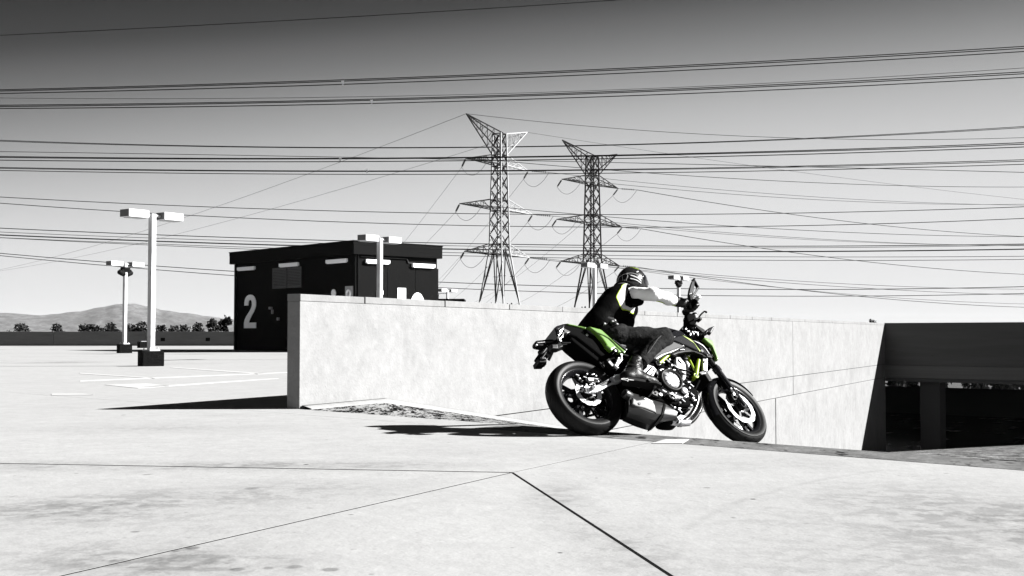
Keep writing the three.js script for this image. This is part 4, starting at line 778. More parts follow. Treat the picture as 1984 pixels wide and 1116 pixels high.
  // small bright fittings about the engine
  {
    const L = [[0.656, 0.563, 0.17], [0.668, 0.519, 0.17], [0.614, 0.469, 0.17], [0.602, 0.485, 0.17], [0.694, 0.586, 0.17], [0.749, 0.609, 0.17], [0.765, 0.619, 0.17], [0.743, 0.535, 0.17], [0.808, 0.562, 0.17], [0.771, 0.567, 0.17], [0.779, 0.525, 0.17], [0.821, 0.521, 0.17]].concat([[0.621, 0.478, 0.16], [0.609, 0.489, 0.16], [0.592, 0.34, 0.16], [0.596, 0.422, 0.16], [0.892, 0.429, 0.16], [0.916, 0.402, 0.16], [0.881, 0.374, 0.16], [0.856, 0.338, 0.16], [0.892, 0.317, 0.16], [0.885, 0.28, 0.16], [0.897, 0.264, 0.16], [0.663, 0.193, 0.16], [0.678, 0.18, 0.16], [0.829, 0.292, 0.16], [0.787, 0.255, 0.16], [0.743, 0.228, 0.16], [0.722, 0.178, 0.16], [0.724, 0.155, 0.16], [0.842, 0.212, 0.16], [0.813, 0.185, 0.16], [0.705, 0.263, 0.16], [0.773, 0.283, 0.16], [0.587, 0.291, 0.16], [0.646, 0.291, 0.16]]);
    L.forEach((p, i) => { const k = i % 3; const g = k === 0 ? cyl(p[0], p[1], p[2] - .02, p[2] + .012, .007 + .002 * (i % 2), 6) : k === 1 ? box(.026, .010, .02, p[0], p[1], p[2], .003) : bar([p[0] - .012, p[1] + .014, p[2]], [p[0] + .012, p[1] - .012, p[2]], .0055, 8); part('bolt', g, i % 4 === 3 ? gun : alu, eng); });
    part('wiring', [tube([[0.647, 0.545, 0.14], [0.688, 0.549, 0.16], [0.761, 0.567, 0.15], [0.84, 0.583, 0.13]], .005, 24, 6), tube([[0.686, 0.251, 0.13], [0.706, 0.217, 0.15], [0.769, 0.22, 0.13], [0.811, 0.17, 0.1]], .005, 24, 6), tube([[0.843, 0.304, 0.12], [0.774, 0.238, 0.14], [0.764, 0.23, 0.12]], .005, 24, 6), tube([[0.767, 0.269, 0.12], [0.82, 0.238, 0.13], [0.862, 0.206, 0.11]], .006, 24, 6)], matt, eng);
    part('sump', [plate(smoothShape([[0.632, 0.27], [0.726, 0.259], [0.857, 0.308], [0.897, 0.292], [0.884, 0.223], [0.811, 0.17], [0.763, 0.218], [0.677, 0.26]]), -.10, .12, .02)], matt, eng);
    part('side_stand_bracket', plate([[0.697, 0.119], [0.739, 0.144], [0.782, 0.133], [0.753, 0.109], [0.704, 0.096]], .10, .135, .006), alu, eng);
  }
  // ---- exhaust
  const pipeM = phys(.010, .24, { ior: 1.38, specularIntensity: .8 });
  part('exhaust_header', tube([[0.993, 0.416, 0.07], [1.01, 0.398, 0.07], [1.012, 0.364, 0.07], [1, 0.322, 0.065], [0.959, 0.258, 0.06], [0.905, 0.199, 0.055], [0.867, 0.166, 0.05], [0.818, 0.141, 0.05]], .0185, 60, 16), pipeM, t, 'inner exhaust header pipe');
  part('exhaust_header', tube([[1.057, 0.448, 0.02], [1.061, 0.394, 0.02], [1.069, 0.35, 0.02], [1.051, 0.301, 0.025], [0.999, 0.236, 0.03], [0.937, 0.177, 0.04], [0.882, 0.138, 0.05], [0.818, 0.113, 0.06]], .0195, 60, 16), pipeM, t, 'outer exhaust header pipe');
  part('exhaust_collector', [tube([[0.861, 0.129, 0.055], [0.804, 0.116, 0.06], [0.737, 0.111, 0.07], [0.67, 0.106, 0.08]], .027, 30, 16), lathe([[.029, -.012], [.034, -.012], [.034, .012], [.029, .012]], 24).rotateY(Math.PI / 2).translate(...[[0.765, 0.113, 0.065]][0])], std(.5, .3, { metalness: .8 }), t);
  part('catalyst_box', plate(smoothShape([[0.588, 0.13], [0.659, 0.126], [0.747, 0.123], [0.749, 0.099], [0.724, 0.083], [0.625, 0.079], [0.581, 0.095]]), -.02, .10, .02), matt, t);
  {
    // faceted can: stations from the rear end to the front, each with top, shoulder and foot on the outer side
    const loft = (st) => { const pos = [], idx = []; st.forEach(s => s.forEach(q => pos.push(...q))); const K = st[0].length; for (let i = 1; i < st.length; i++) for (let k = 0; k < K; k++) { const a = (i - 1) * K + k, b = (i - 1) * K + (k + 1) % K; idx.push(a, a + K, b, b, a + K, b + K); } for (const [o, r] of [[0, 1], [(st.length - 1) * K, 0]]) for (let k = 1; k < K - 1; k++) r ? idx.push(o, o + k, o + k + 1) : idx.push(o, o + k + 1, o + k); let g = new THREE.BufferGeometry(); g.setAttribute('position', new THREE.Float32BufferAttribute(pos, 3)); g.setIndex(idx); g = toCreasedNormals(g, .5); return g; };
    const ring = (T, S1, S2, F) => { const [t0] = T, [s1] = S1, [s2] = S2, [f0] = F; const m = (p, z, k) => [p[0] + k * .02, p[1] + k * .03, z]; return [t0, [t0[0] * .5 + s1[0] * .5, t0[1] * .5 + s1[1] * .5 + .004, t0[2] * .4 + s1[2] * .6 + .008], s1, s2, [f0[0] * .6 + s2[0] * .4, f0[1] * .6 + s2[1] * .4 - .002, f0[2] * .5 + s2[2] * .5 + .006], f0, [f0[0] + .02, f0[1] + .02, .05], [t0[0], t0[1] - .0, .06]]; };
    const mfm = new THREE.MeshPhysicalMaterial({ color: new THREE.Color().setRGB(.02, .02, .02), roughness: .34, metalness: .25, specularIntensity: .8, side: THREE.DoubleSide });
    const mf = part('muffler', loft([ring([[0.333, 0.301, 0.15]], [[0.251, 0.19, 0.195]], [[0.238, 0.153, 0.2]], [[0.232, 0.083, 0.14]]), ring([[0.427, 0.259, 0.16]], [[0.347, 0.145, 0.205]], [[0.331, 0.118, 0.21]], [[0.326, 0.043, 0.15]]), ring([[0.516, 0.234, 0.16]], [[0.433, 0.117, 0.205]], [[0.414, 0.087, 0.21]], [[0.386, 0.026, 0.15]]), ring([[0.601, 0.219, 0.155]], [[0.531, 0.107, 0.2]], [[0.514, 0.084, 0.205]], [[0.447, 0.012, 0.145]])]), mfm, t, 'short dark faceted muffler under the rider\'s boot');
    part('muffler_cone', loft([ring([[0.612, 0.221, 0.15]], [[0.563, 0.131, 0.18]], [[0.546, 0.103, 0.185]], [[0.536, 0.075, 0.14]]), ring([[0.725, 0.172, 0.13]], [[0.693, 0.13, 0.15]], [[0.679, 0.112, 0.155]], [[0.689, 0.102, 0.11]])]), gun, mf);
    part('muffler_band', loft([ring([[0.587, 0.215, 0.165]], [[0.512, 0.097, 0.212]], [[0.494, 0.071, 0.217]], [[0.43, 0.001, 0.155]]), ring([[0.604, 0.213, 0.165]], [[0.537, 0.106, 0.21]], [[0.518, 0.079, 0.215]], [[0.472, 0.02, 0.155]])]), satin, mf);
    part('heat_shield', plate([[0.277, 0.208], [0.298, 0.199], [0.307, 0.191], [0.378, 0.206], [0.416, 0.207], [0.457, 0.184], [0.463, 0.157], [0.454, 0.082], [0.408, 0.101], [0.352, 0.12], [0.281, 0.133], [0.253, 0.149]], .19, .2165, .012), std(.045, .42), mf, 'lighter heat shield on the muffler');
    part('shield_highlight', plate([[0.375, 0.209], [0.399, 0.217], [0.453, 0.19], [0.448, 0.178], [0.431, 0.181], [0.391, 0.192]], .2, .2155, .005), alu, mf);
    const b = [[0.321, 0.155, 0.215]][0]; part('shield_bolt', [cyl(b[0], b[1], .205, .222, .011, 16)], chrome, mf); const tr = new THREE.TorusGeometry(.013, .003, 8, 20); tr.translate(b[0], b[1], .2135); part('bolt_washer', tr, matt, mf);
    const p = [[0.308, 0.255, 0.15]][0], q = [[0.266, 0.269, 0.16]][0]; const d = V(...q).sub(V(...p)).normalize(); const e = V(...p).addScaledVector(d, .075);
    const L = lathe([[.022, 0], [.036, 0], [.036, .05], [.034, .062], [.027, .066], [.024, .06], [.024, .01], [.022, 0]], 32); L.applyQuaternion(new THREE.Quaternion().setFromUnitVectors(V(0, 0, 1), d)); L.translate(...p);
    const m2 = gun.clone(); m2.side = THREE.DoubleSide; part('tail_pipe', L, m2, mf);
  }
  // ---- swingarm, callipers, shock
  part('swingarm', [plate([[-0.065, 0.313], [-0.051, 0.32], [-0.041, 0.305], [-0.039, 0.286], [-0.016, 0.276], [0.016, 0.278], [0.067, 0.3], [0.136, 0.339], [0.207, 0.378], [0.193, 0.401], [0.183, 0.423], [0.166, 0.412], [0.115, 0.381], [0.07, 0.357], [0.026, 0.338], [0, 0.327], [-0.028, 0.329]], .105, .14, .010), plate([[0.226, 0.396], [0.202, 0.441], [0.26, 0.473], [0.346, 0.495], [0.346, 0.448], [0.282, 0.409]], .07, .13, .015)], alu, t, 'polished silver right swingarm');
  part('swingarm_recess', plate([[0.066, 0.346], [0.139, 0.387], [0.171, 0.397], [0.18, 0.38], [0.098, 0.334]], .136, .1425, .002), gun, t);
  part('recess_edge', plate([[0.06, 0.342], [0.135, 0.387], [0.174, 0.399], [0.182, 0.381], [0.1, 0.33], [0.091, 0.332], [0.168, 0.378], [0.163, 0.388], [0.135, 0.381], [0.069, 0.342]], .139, .1435, .001), matt, t);
  part('chain_adjuster', [plate([[-0.078, 0.308], [-0.061, 0.311], [-0.06, 0.277], [-0.033, 0.273], [-0.038, 0.266], [-0.075, 0.269]], .13, .148, .004), cyl(...[[0, 0.309]][0], .13, .16, .017, 6)], chrome, t);
  part('swingarm', mir(merge([plate(smoothShape([[-.06, .285], [-.06, .34], [.2, .40], [.46, .46], [.46, .38], [.2, .33]]), .10, .14, .012)])), satin, t, 'black left swingarm');
  part('chain_guard', plate(smoothShape([[-.14, .36], [-.14, .42], [.1, .47], [.35, .49], [.35, .46], [.05, .43]]), -.12, -.08, .006), matt, t);
  part('rear_calliper', [plate(smoothShape([[-0.038, 0.406], [0.007, 0.43], [0.044, 0.424], [0.068, 0.416], [0.082, 0.397], [0.055, 0.369], [0.016, 0.369], [-0.014, 0.376]]), .075, .118, .008), plate([[-0.093, 0.45], [-0.067, 0.449], [-0.043, 0.419], [-0.034, 0.38], [-0.059, 0.384], [-0.076, 0.416]], .06, .1, .008)], satin, t);
  part('calliper_face', [plate([[-0.009, 0.416], [0.053, 0.418], [0.036, 0.39], [-0.006, 0.389]], .115, .1265, .004)], aluDull, t);
  { const L = [[-0.032, 0.42, 0.125], [-0.005, 0.446, 0.125], [0.047, 0.444, 0.125], [0.071, 0.436, 0.125], [0.067, 0.409, 0.125], [0.077, 0.387, 0.125], [0.028, 0.373, 0.125], [-0.037, 0.348, 0.125], [0.003, 0.351, 0.125], [0.083, 0.289, 0.125], [0.004, 0.26, 0.125], [-0.081, 0.399, 0.125], [-0.094, 0.434, 0.125], [-0.083, 0.295, 0.125], [-0.087, 0.326, 0.125]]; L.forEach((p, i) => part('bolt', i % 2 ? cyl(p[0], p[1], p[2] - .015, p[2] + .006, .006, 6) : bar([p[0] - .012, p[1], p[2]], [p[0] + .014, p[1] + .008 * ((i % 3) - 1), p[2]], .0045, 8), alu, t)); }
  part('shock_absorber', [bar([.36, .42, .04], [.30, .68, .04], .03, 16), ...[0, 1, 2, 3, 4, 5].map(k => { const g = new THREE.TorusGeometry(.036, .008, 8, 20); g.rotateX(Math.PI / 2); g.translate(.355 - k * .009, .45 + k * .036, .04); return g; })], satin, t);
  part('rear_reservoir', plate([[0.173, 0.566], [0.205, 0.59], [0.243, 0.518], [0.213, 0.502]], .12, .166, .006), satin, t);
  part('reservoir_label', plate([[0.185, 0.548], [0.205, 0.561], [0.23, 0.52], [0.211, 0.508]], .164, .1685, .001), std(.2, .6), t);
  part('peg_hanger', [bar([[0.29, 0.591, 0.17]][0], [[0.238, 0.51, 0.17]][0], .010, 10), bar([[0.315, 0.582, 0.17]][0], [[0.244, 0.51, 0.17]][0], .010, 10), bar([[0.232, 0.521, 0.17]][0], [[0.254, 0.49, 0.17]][0], .012, 10), bar([[0.321, 0.621, 0.17]][0], [[0.312, 0.581, 0.17]][0], .008, 8)], alu, t);
  part('hanger_bolt', [cyl(...[[0.276, 0.652]][0], .13, .180, .009, 16), cyl(...[[0.321, 0.621]][0], .15, .18, .010, 12)], alu, t);
  part('bolt_boss', [cyl(...[[0.285, 0.66]][0], .10, .172, .021, 20), cyl(...[[0.322, 0.622]][0], .12, .17, .016, 20)], matt, t);
  part('foot_bracket', plate(shp([[0.46, 0.491], [0.536, 0.557], [0.568, 0.545], [0.591, 0.541], [0.61, 0.51], [0.546, 0.432], [0.536, 0.439], [0.509, 0.426], [0.508, 0.458], [0.483, 0.466]]), .15, .178, .006), aluDull, t, 'slotted silver foot bracket before the boot');
  part('bracket_slot', [plate([[0.468, 0.487], [0.523, 0.533], [0.534, 0.53], [0.475, 0.481]], .172, .1795, .001), plate([[0.481, 0.463], [0.566, 0.532], [0.577, 0.527], [0.493, 0.455]], .172, .1795, .001), plate([[0.522, 0.439], [0.558, 0.481], [0.569, 0.479], [0.533, 0.44]], .172, .1795, .001), cyl(...[[0.574, 0.496]][0], .17, .1795, .008, 14)], matt, t);
  part('foot_peg', [bar([.44, .345, .12], [.44, .345, .27], .014, 12), bar([.44, .345, -.12], [.44, .345, -.27], .014, 12)], satin, t);
  part('brake_pedal', [tube([[0.467, 0.262, 0.16], [0.49, 0.285, 0.18], [0.514, 0.322, 0.2], [0.52, 0.33, 0.21]], .006, 20, 8), plate([[0.494, 0.294], [0.522, 0.32], [0.554, 0.316], [0.579, 0.284], [0.591, 0.269], [0.553, 0.263], [0.514, 0.279]], .15, .172, .005), bar([[0.504, 0.324, 0.21]][0], [[0.479, 0.288, 0.26]][0], .009, 10)], gun, t);
  part('pedal_slot', plate([[0.527, 0.302], [0.546, 0.299], [0.536, 0.284], [0.518, 0.29]], .168, .1745, .001), matt, t);
  part('bolt', cyl(...[[0.574, 0.28]][0], .165, .183, .013, 12), alu, t);
  part('belly_bar', plate([[0.6, 0.271], [0.641, 0.284], [0.655, 0.266], [0.612, 0.253]], .12, .142, .005), alu, t);
  // ---- seat, tail, lights
  const top = [[-0.164, 0.76], [-0.166, 0.827], [-0.162, 0.872], [-0.13, 0.897], [-0.088, 0.918], [-0.053, 0.928], [0.033, 0.922], [0.134, 0.914], [0.201, 0.862], [0.237, 0.819], [0.256, 0.76], [0.286, 0.707], [0.314, 0.671], [0.324, 0.605]], bot = [[0.398, 0.695], [0.338, 0.689], [0.274, 0.698], [0.187, 0.708], [0.121, 0.726], [0.084, 0.759], [0.039, 0.791], [0.033, 0.807], [-0.023, 0.804], [-0.036, 0.846]];
  part('tail_body', plate(top.concat([[.30, .56], [.2, .62], [.08, .73], [-.0, .80], [-.06, .82]]), -.105, .105, .022), matt, t);
  part('inner_fender', plate(smoothShape([[-.06, .80], [.06, .69], [.13, .62], [.22, .56], [.30, .44], [.42, .44], [.44, .74], [.2, .82], [.0, .84]]), -.075, .085, .015), matt, t);
  part('hugger_fin', plate([[0.158, 0.591], [0.196, 0.561], [0.183, 0.538]], .085, .1, .003), gun, t);
  both('tail_stripe', [[-0.058, 0.912], [-0.033, 0.91], [0.021, 0.905], [0.11, 0.897], [0.105, 0.881], [0.068, 0.888], [0.01, 0.898], [-0.04, 0.902]], .095, .117, .006, green, 'thin green stripe along the tail');
  {
    const pts = [[0.114, 0.886], [0.161, 0.882], [0.221, 0.877], [0.261, 0.833], [0.305, 0.78], [0.351, 0.731], [0.398, 0.68], [0.378, 0.659], [0.319, 0.662], [0.313, 0.678], [0.3, 0.694], [0.278, 0.683], [0.263, 0.671], [0.244, 0.695], [0.225, 0.713], [0.225, 0.729], [0.207, 0.774], [0.171, 0.831]];
    const gp = both('tail_panel', pts, .10, .148, .015, green, 'broad lime green side panel below the rider\'s hip');
    part('panel_facet', plate([[0.11, 0.874], [0.211, 0.865], [0.251, 0.821], [0.295, 0.769], [0.389, 0.671], [0.37, 0.653], [0.323, 0.705], [0.275, 0.773], [0.227, 0.802], [0.167, 0.825]], .13, .156, .010), green, gp);
  }
  both('seat_edge', [[0.286, 0.783], [0.306, 0.778], [0.357, 0.74], [0.412, 0.697], [0.397, 0.681], [0.344, 0.726], [0.3, 0.772]], .12, .155, .008, greyP, 'grey edge of the seat');
  part('seat', plate(smoothShape([[.10, .86], [.12, .93], [.24, .90], [.34, .83], [.50, .82], [.62, .86], [.60, .76], [.40, .72], [.22, .80]]), -.12, .12, .035), std(.012, .7), t);
  part('pillion_seat', plate(smoothShape([[-.06, .89], [-.02, .93], [.08, .935], [.16, .915], [.14, .86], [.0, .86]]), -.085, .085, .03), std(.012, .7), t);
  {
    const tl = part('tail_light', plate([[-0.172, 0.867], [-0.15, 0.885], [-0.107, 0.902], [-0.076, 0.901], [-0.088, 0.863], [-0.114, 0.826], [-0.142, 0.794], [-0.17, 0.774], [-0.171, 0.813]], -.10, .112, .012), gloss, t, 'faceted clear tail light');
    part('lens', [plate([[-0.154, 0.851], [-0.127, 0.868], [-0.11, 0.864], [-0.119, 0.844], [-0.143, 0.825], [-0.155, 0.831]], .108, .117, .003), plate([[-0.108, 0.848], [-0.088, 0.857], [-0.045, 0.834], [-0.08, 0.815], [-0.099, 0.82]], .10, .119, .004), plate([[-0.175, 0.775], [-0.122, 0.82], [-0.101, 0.827], [-0.126, 0.776], [-0.163, 0.744], [-0.182, 0.76]], .10, .1195, .005)], new THREE.MeshPhysicalMaterial({ color: new THREE.Color().setRGB(.10, .10, .10), roughness: .2, clearcoat: .3 }), tl);
    part('lens_divider', [bar([[-0.156, 0.831, 0.118]][0], [[-0.118, 0.864, 0.118]][0], .005, 6), bar([[-0.144, 0.791, 0.121]][0], [[-0.131, 0.8, 0.121]][0], .006, 6), bar([[-0.153, 0.776, 0.121]][0], [[-0.14, 0.78, 0.121]][0], .005, 6)], matt, tl);
  }
  const ph = part('plate_hanger', [plate(smoothShape([[-0.326, 0.767], [-0.315, 0.785], [-0.294, 0.791], [-0.205, 0.81], [-0.11, 0.826], [-0.061, 0.855], [-0.052, 0.817], [0.014, 0.819], [0.005, 0.784], [-0.076, 0.756], [-0.13, 0.726], [-0.194, 0.724], [-0.236, 0.736], [-0.286, 0.737], [-0.325, 0.743]]), -.035, .03, .012)], satin, t);
  part('hanger_rib', [bar([[-0.316, 0.753, 0.04]][0], [[-0.137, 0.797, 0.03]][0], .006, 8), bar([[-0.161, 0.741, 0.05]][0], [[-0.081, 0.74, 0.08]][0], .004, 8), bar([[-0.106, 0.763, 0.06]][0], [[-0.044, 0.757, 0.08]][0], .005, 8)], gun, ph);
  part('hanger_screw', [cyl(...[[-0.32, 0.74]][0], .02, .036, .007, 10), cyl(...[[-0.111, 0.786]][0], .03, .056, .008, 10), cyl(...[[0.106, 0.829]][0], .10, .109, .011, 12)], alu, ph);
  part('plate_bracket', [bar([[-0.227, 0.74, -0]][0], [[-0.336, 0.61, 0]][0], .021, 10), plate([[-0.347, 0.602], [-0.315, 0.614], [-0.274, 0.616], [-0.279, 0.576], [-0.345, 0.569]], -.05, .05, .006)], satin, ph);
  part('plate_lamp', (() => { const c = [[-0.311, 0.599, 0]][0]; return box(.04, .02, .03, c[0], c[1], .055, .006); })(), gun, ph);
  part('rear_reflector', (() => { const c = [[-0.237, 0.67, 0.02]][0]; const g = new THREE.CylinderGeometry(.036, .036, .03, 24); g.rotateZ(.9); g.translate(...c); return g; })(), gloss, ph);
  for (const s of [1, -1]) { const g = merge([plate([[-0.255, 0.693], [-0.197, 0.699], [-0.2, 0.651], [-0.258, 0.65]], .07, .13, .012), bar([-.16, .735, 0], [-.165, .70, .09], .012, 8)]); part('turn_signal', s > 0 ? g : mir(g), greyP, t); }
  part('left_turn_signal', plate([[-0.219, 0.797], [-0.176, 0.831], [-0.166, 0.827], [-0.179, 0.802], [-0.219, 0.768]], -.14, -.10, .012), satin, ph);
  shadows(t);
}
// ------------------------------------------------------------------ the rider (in the motorcycle's frame)
{
  const smin = (a, b, k) => { const h = Math.max(k - Math.abs(a - b), 0) / k; return Math.min(a, b) - h * h * k * .25; };
  function capsule(px, py, pz, B) {
    const dx = px - B[0], dy = py - B[1], dz = pz - B[2]; const t = Math.max(0, Math.min(1, (dx * B[3] + dy * B[4] + dz * B[5]) * B[8]));
    const ex = dx - B[3] * t, ey = dy - B[4] * t, ez = dz - B[5] * t; return Math.sqrt(ex * ex + ey * ey + ez * ez) - (B[6] + (B[7] - B[6]) * t);
  }
  // bones: [from, to, r0, r1]; k = blend; cell = grid cell; fold(x, y, z, d) may add wrinkles
  function flesh(bones, k, cell, fold) {
    const B = bones.map(([a, b, r0, r1]) => { const d = [b[0] - a[0], b[1] - a[1], b[2] - a[2]], L = d[0] * d[0] + d[1] * d[1] + d[2] * d[2]; return [a[0], a[1], a[2], d[0], d[1], d[2], r0, r1 ?? r0, L > 1e-9 ? 1 / L : 0]; });
    const mn = [1e9, 1e9, 1e9], mx = [-1e9, -1e9, -1e9]; for (const [a, b, r0, r1] of bones) for (const [p, r] of [[a, r0], [b, r1 ?? r0]]) for (let i = 0; i < 3; i++) { mn[i] = Math.min(mn[i], p[i] - r - .03); mx[i] = Math.max(mx[i], p[i] + r + .03); }
    const c = [0, 1, 2].map(i => (mn[i] + mx[i]) / 2), half = Math.max(mx[0] - mn[0], mx[1] - mn[1], mx[2] - mn[2]) / 2; const n = Math.ceil(2 * half / cell) + 4;
    const mc = new MarchingCubes(n, new THREE.MeshBasicMaterial(), false, false, 400000); mc.isolation = 0; const hs = n / 2, S = half * (hs / (hs - 2));
    for (let z = 0; z < n; z++) { const pz = c[2] + (z - hs) / hs * S; if (pz < mn[2] || pz > mx[2]) { for (let q = 0; q < n * n; q++) mc.field[z * n * n + q] = -1; continue; } for (let y = 0; y < n; y++) { const py = c[1] + (y - hs) / hs * S; if (py < mn[1] || py > mx[1]) { for (let x = 0; x < n; x++) mc.field[x + y * n + z * n * n] = -1; continue; } for (let x = 0; x < n; x++) {
      const px = c[0] + (x - hs) / hs * S; let d = 1e3; for (const b of B) { const e = capsule(px, py, pz, b); d = d > 900 ? e : smin(d, e, k); }
      if (fold && Math.abs(d) < .05) d += fold(px, py, pz, d); mc.field[x + y * n + z * n * n] = -d;
    } } }
    mc.update(); const N = mc.count, P = new Float32Array(N * 3), Q = new Float32Array(N * 3);
    for (let i = 0; i < N; i++) for (let a = 0; a < 3; a++) { P[i * 3 + a] = mc.positionArray[i * 3 + a] * S + c[a]; Q[i * 3 + a] = mc.normalArray[i * 3 + a]; }
    let g = new THREE.BufferGeometry(); g.setAttribute('position', new THREE.BufferAttribute(P, 3)); g = mergeVertices(g, 1e-5); g.computeVertexNormals();
    const uv = new Float32Array(g.attributes.position.count * 2); for (let i = 0; i < g.attributes.position.count; i++) { uv[i * 2] = g.attributes.position.getX(i); uv[i * 2 + 1] = g.attributes.position.getY(i); } g.setAttribute('uv', new THREE.BufferAttribute(uv, 2));
    return g;
  }
  const t = thing('person', 'rider in white sleeved black jacket, jeans, boots and black helmet, leaning with the motorcycle', 'person');
  BIKE.decompose(t.position, t.quaternion, t.scale);
  const cloth = (v, r, o) => new THREE.MeshPhysicalMaterial({ color: new THREE.Color().setRGB(v, v, v), roughness: r, specularIntensity: .4, ior: 1.25, ...o });
  // joints
  const J = {
    hipR: [.375, .862, .095], hipL: [.36, .85, -.10], kneeR: [.755, .815, .195], kneeL: [.755, .815, -.20], ankR: [.418, .515, .195], ankL: [.41, .48, -.205],
    waist: [.30, .955, .045], chest: [.455, 1.145, .085], upper: [.555, 1.262, .098], neck: [.61, 1.345, .10],
    shR: [.570, 1.228, .18], shL: [.55, 1.24, -.07], elR: [.640, 1.088, .382], elL: [.735, 1.09, -.345], wrR: [.938, 1.082, .328], wrL: [.865, 1.09, -.318],
  };
  const fold = (amp, f, dir) => (x, y, z) => { const s = x * dir[0] + y * dir[1] + z * dir[2]; const w = n1(x * .9 + z * .5, y * .9 + .3) * 8; return amp * (Math.sin(s * f + w) * .5 + .5) * (n4(x * 1.3, y * 1.3 + z) * 1.4 - .2); };
  // the body itself, one continuous surface under the clothes
  part('body', flesh([[J.hipR, J.kneeR, .074, .052], [J.hipL, J.kneeL, .074, .052], [J.kneeR, J.ankR, .052, .036], [J.kneeL, J.ankL, .052, .036], [[.28, .89, .03], [.26, .88, -.05], .08], [[.28, .90, .0], J.waist, .09, .10], [J.waist, J.chest, .105, .125], [J.chest, J.upper, .12, .10], [J.upper, J.neck, .08, .055], [J.neck, [.66, 1.42, .105], .055, .06], [J.upper, J.shR, .08, .062], [J.upper, J.shL, .08, .062], [J.shR, J.elR, .048, .040], [J.elR, J.wrR, .040, .028], [J.shL, J.elL, .048, .040], [J.elL, J.wrL, .040, .028], [J.ankR, [.40, .40, .2], .036, .034], [J.ankL, [.40, .39, -.205], .036, .034]], .04, .014), cloth(.02, .9), t);
  // jeans
  const denimT = grayTex(512, (u, v) => .62 + (n3(u, v) - .5) * .35 + (n2(u, v) - .5) * .5 + .25 * sstep(.55, .75, n2(u * 2 % 1, v * .6))); denimT.repeat.set(3, 3);
  const denimB = grayTex(512, (u, v) => .5 + (n3(u, v) - .5) * .5 + (n2(u * .5 + v * .4, v * .5 - u * .2) - .5) * .8, false); denimB.repeat.set(4, 4);
  const denim = cloth(.026, .85, { map: denimT, bumpMap: denimB, bumpScale: .006 });
  const legFold = (x, y, z) => { const s = Math.abs(z); const kneeD = Math.hypot(x - .755, y - .815), hipD = Math.hypot(x - .36, y - .84), ankD = Math.hypot(x - .45, y - .55); const w = n2(x * .5 + s * .3, y * .5) * 7; const f = .3 * Math.exp(-((kneeD - .12) ** 2) / .012) + .8 * Math.exp(-hipD * hipD / .03) + .9 * Math.exp(-ankD * ankD / .008) + .2; return f * .010 * Math.sin((x * 30 - y * 46) + w) * (.5 + n4(x * 2, y * 2)); };
  part('jeans', flesh([[J.hipR, J.kneeR, .084, .073], [J.hipL, J.kneeL, .088, .072], [J.kneeR, [.47, .56, .195], .070, .056], [J.kneeL, [.46, .54, -.205], .070, .056], [[.275, .90, .035], [.265, .89, -.05], .09], [J.hipR, [.30, .91, .03], .08, .09], [[.25, .90, .0], [.29, .935, .03], .10, .11]], .05, .009, legFold), denim, t);
  { // side seam with its stitches, turned-up hem
    const pts = [[0.5, 0.595, 0.262], [0.536, 0.632, 0.27], [0.586, 0.686, 0.275], [0.635, 0.739, 0.275], [0.679, 0.774, 0.27]]; const st = []; for (let k = 0; k < 26; k++) { const c = new THREE.CatmullRomCurve3(pts.map(p => V(...p))); const a = c.getPoint(k / 26), b = c.getPoint((k + .55) / 26); st.push(bar([a.x, a.y, a.z], [b.x, b.y, b.z], .003, 5)); } part('stitch', st, cloth(.10, .8), t).userData.kind = 'stuff';
    for (const s of [1, -1]) { const g = new THREE.TorusGeometry(.056, .008, 10, 30); g.rotateX(Math.PI / 2); g.rotateZ(-.75); g.translate(.452, .545, s * .198); part('hem', g, denim, t); }
  }
  // boots
  const leather = new THREE.MeshPhysicalMaterial({ color: new THREE.Color().setRGB(.007, .007, .007), roughness: .36, specularIntensity: .6, ior: 1.3, bumpMap: denimB, bumpScale: .002 });
  for (const s of [1, -1]) {
    const y0 = s > 0 ? 0 : -.01, z = s * .205;
    const bootG = flesh([[[.41, .54 + y0, z], [.36, .46 + y0, z], .056, .052], [[.36, .46 + y0, z], [.30, .405 + y0, z], .052, .048], [[.28, .395 + y0, z], [.38, .385 + y0, z], .042, .042], [[.37, .42 + y0, z], [.49, .378 + y0, z + s * .01], .048, .034], [[.43, .376 + y0, z + s * .01], [.525, .360 + y0, z + s * .012], .038, .027]], .035, .0075, (x, y, zz) => .004 * Math.sin(x * 60 + y * 90 + n2(x, y) * 9) * sstep(.40, .46, y) );
    const b = part('boot', bootG, leather, t);
    part('sole', (() => { const sh = new THREE.Shape(); const L = [[.285, 0], [.30, -.04], [.36, -.042], [.44, -.034], [.53, -.05], [.59, -.042], [.612, -.01], [.60, .03], [.55, .046], [.46, .040], [.36, .042], [.30, .04]]; sh.moveTo(...L[0]); for (const p of L.slice(1)) sh.lineTo(...p); const g = new THREE.ExtrudeGeometry(sh, { depth: .016, bevelEnabled: true, bevelSize: .004, bevelThickness: .004, bevelSegments: 2 }); g.rotateX(Math.PI / 2); g.rotateZ(-.055); g.translate(-.045, .374 + y0, z + s * .006); return g; })(), cloth(.01, .8), b);
    if (s > 0) { // pale outline badge on the boot
      const q = [[0.185, 0.331, 0.262], [0.209, 0.339, 0.262], [0.237, 0.339, 0.262], [0.248, 0.344, 0.262], [0.248, 0.334, 0.262], [0.298, 0.331, 0.262], [0.247, 0.33, 0.262], [0.24, 0.316, 0.262], [0.231, 0.324, 0.262], [0.194, 0.329, 0.262]]; part('badge', tube(q, .0022, 60, 6, true), cloth(.5, .6), b);
    }
  }
  // jacket
  const jktB = grayTex(512, (u, v) => .5 + (n2(u, v) - .5) * .6 + (n3(u, v) - .5) * .2, false); jktB.repeat.set(2, 2);
  const jm = cloth(.0025, .55, { bumpMap: jktB, bumpScale: .006, specularIntensity: .5, ior: 1.06 });
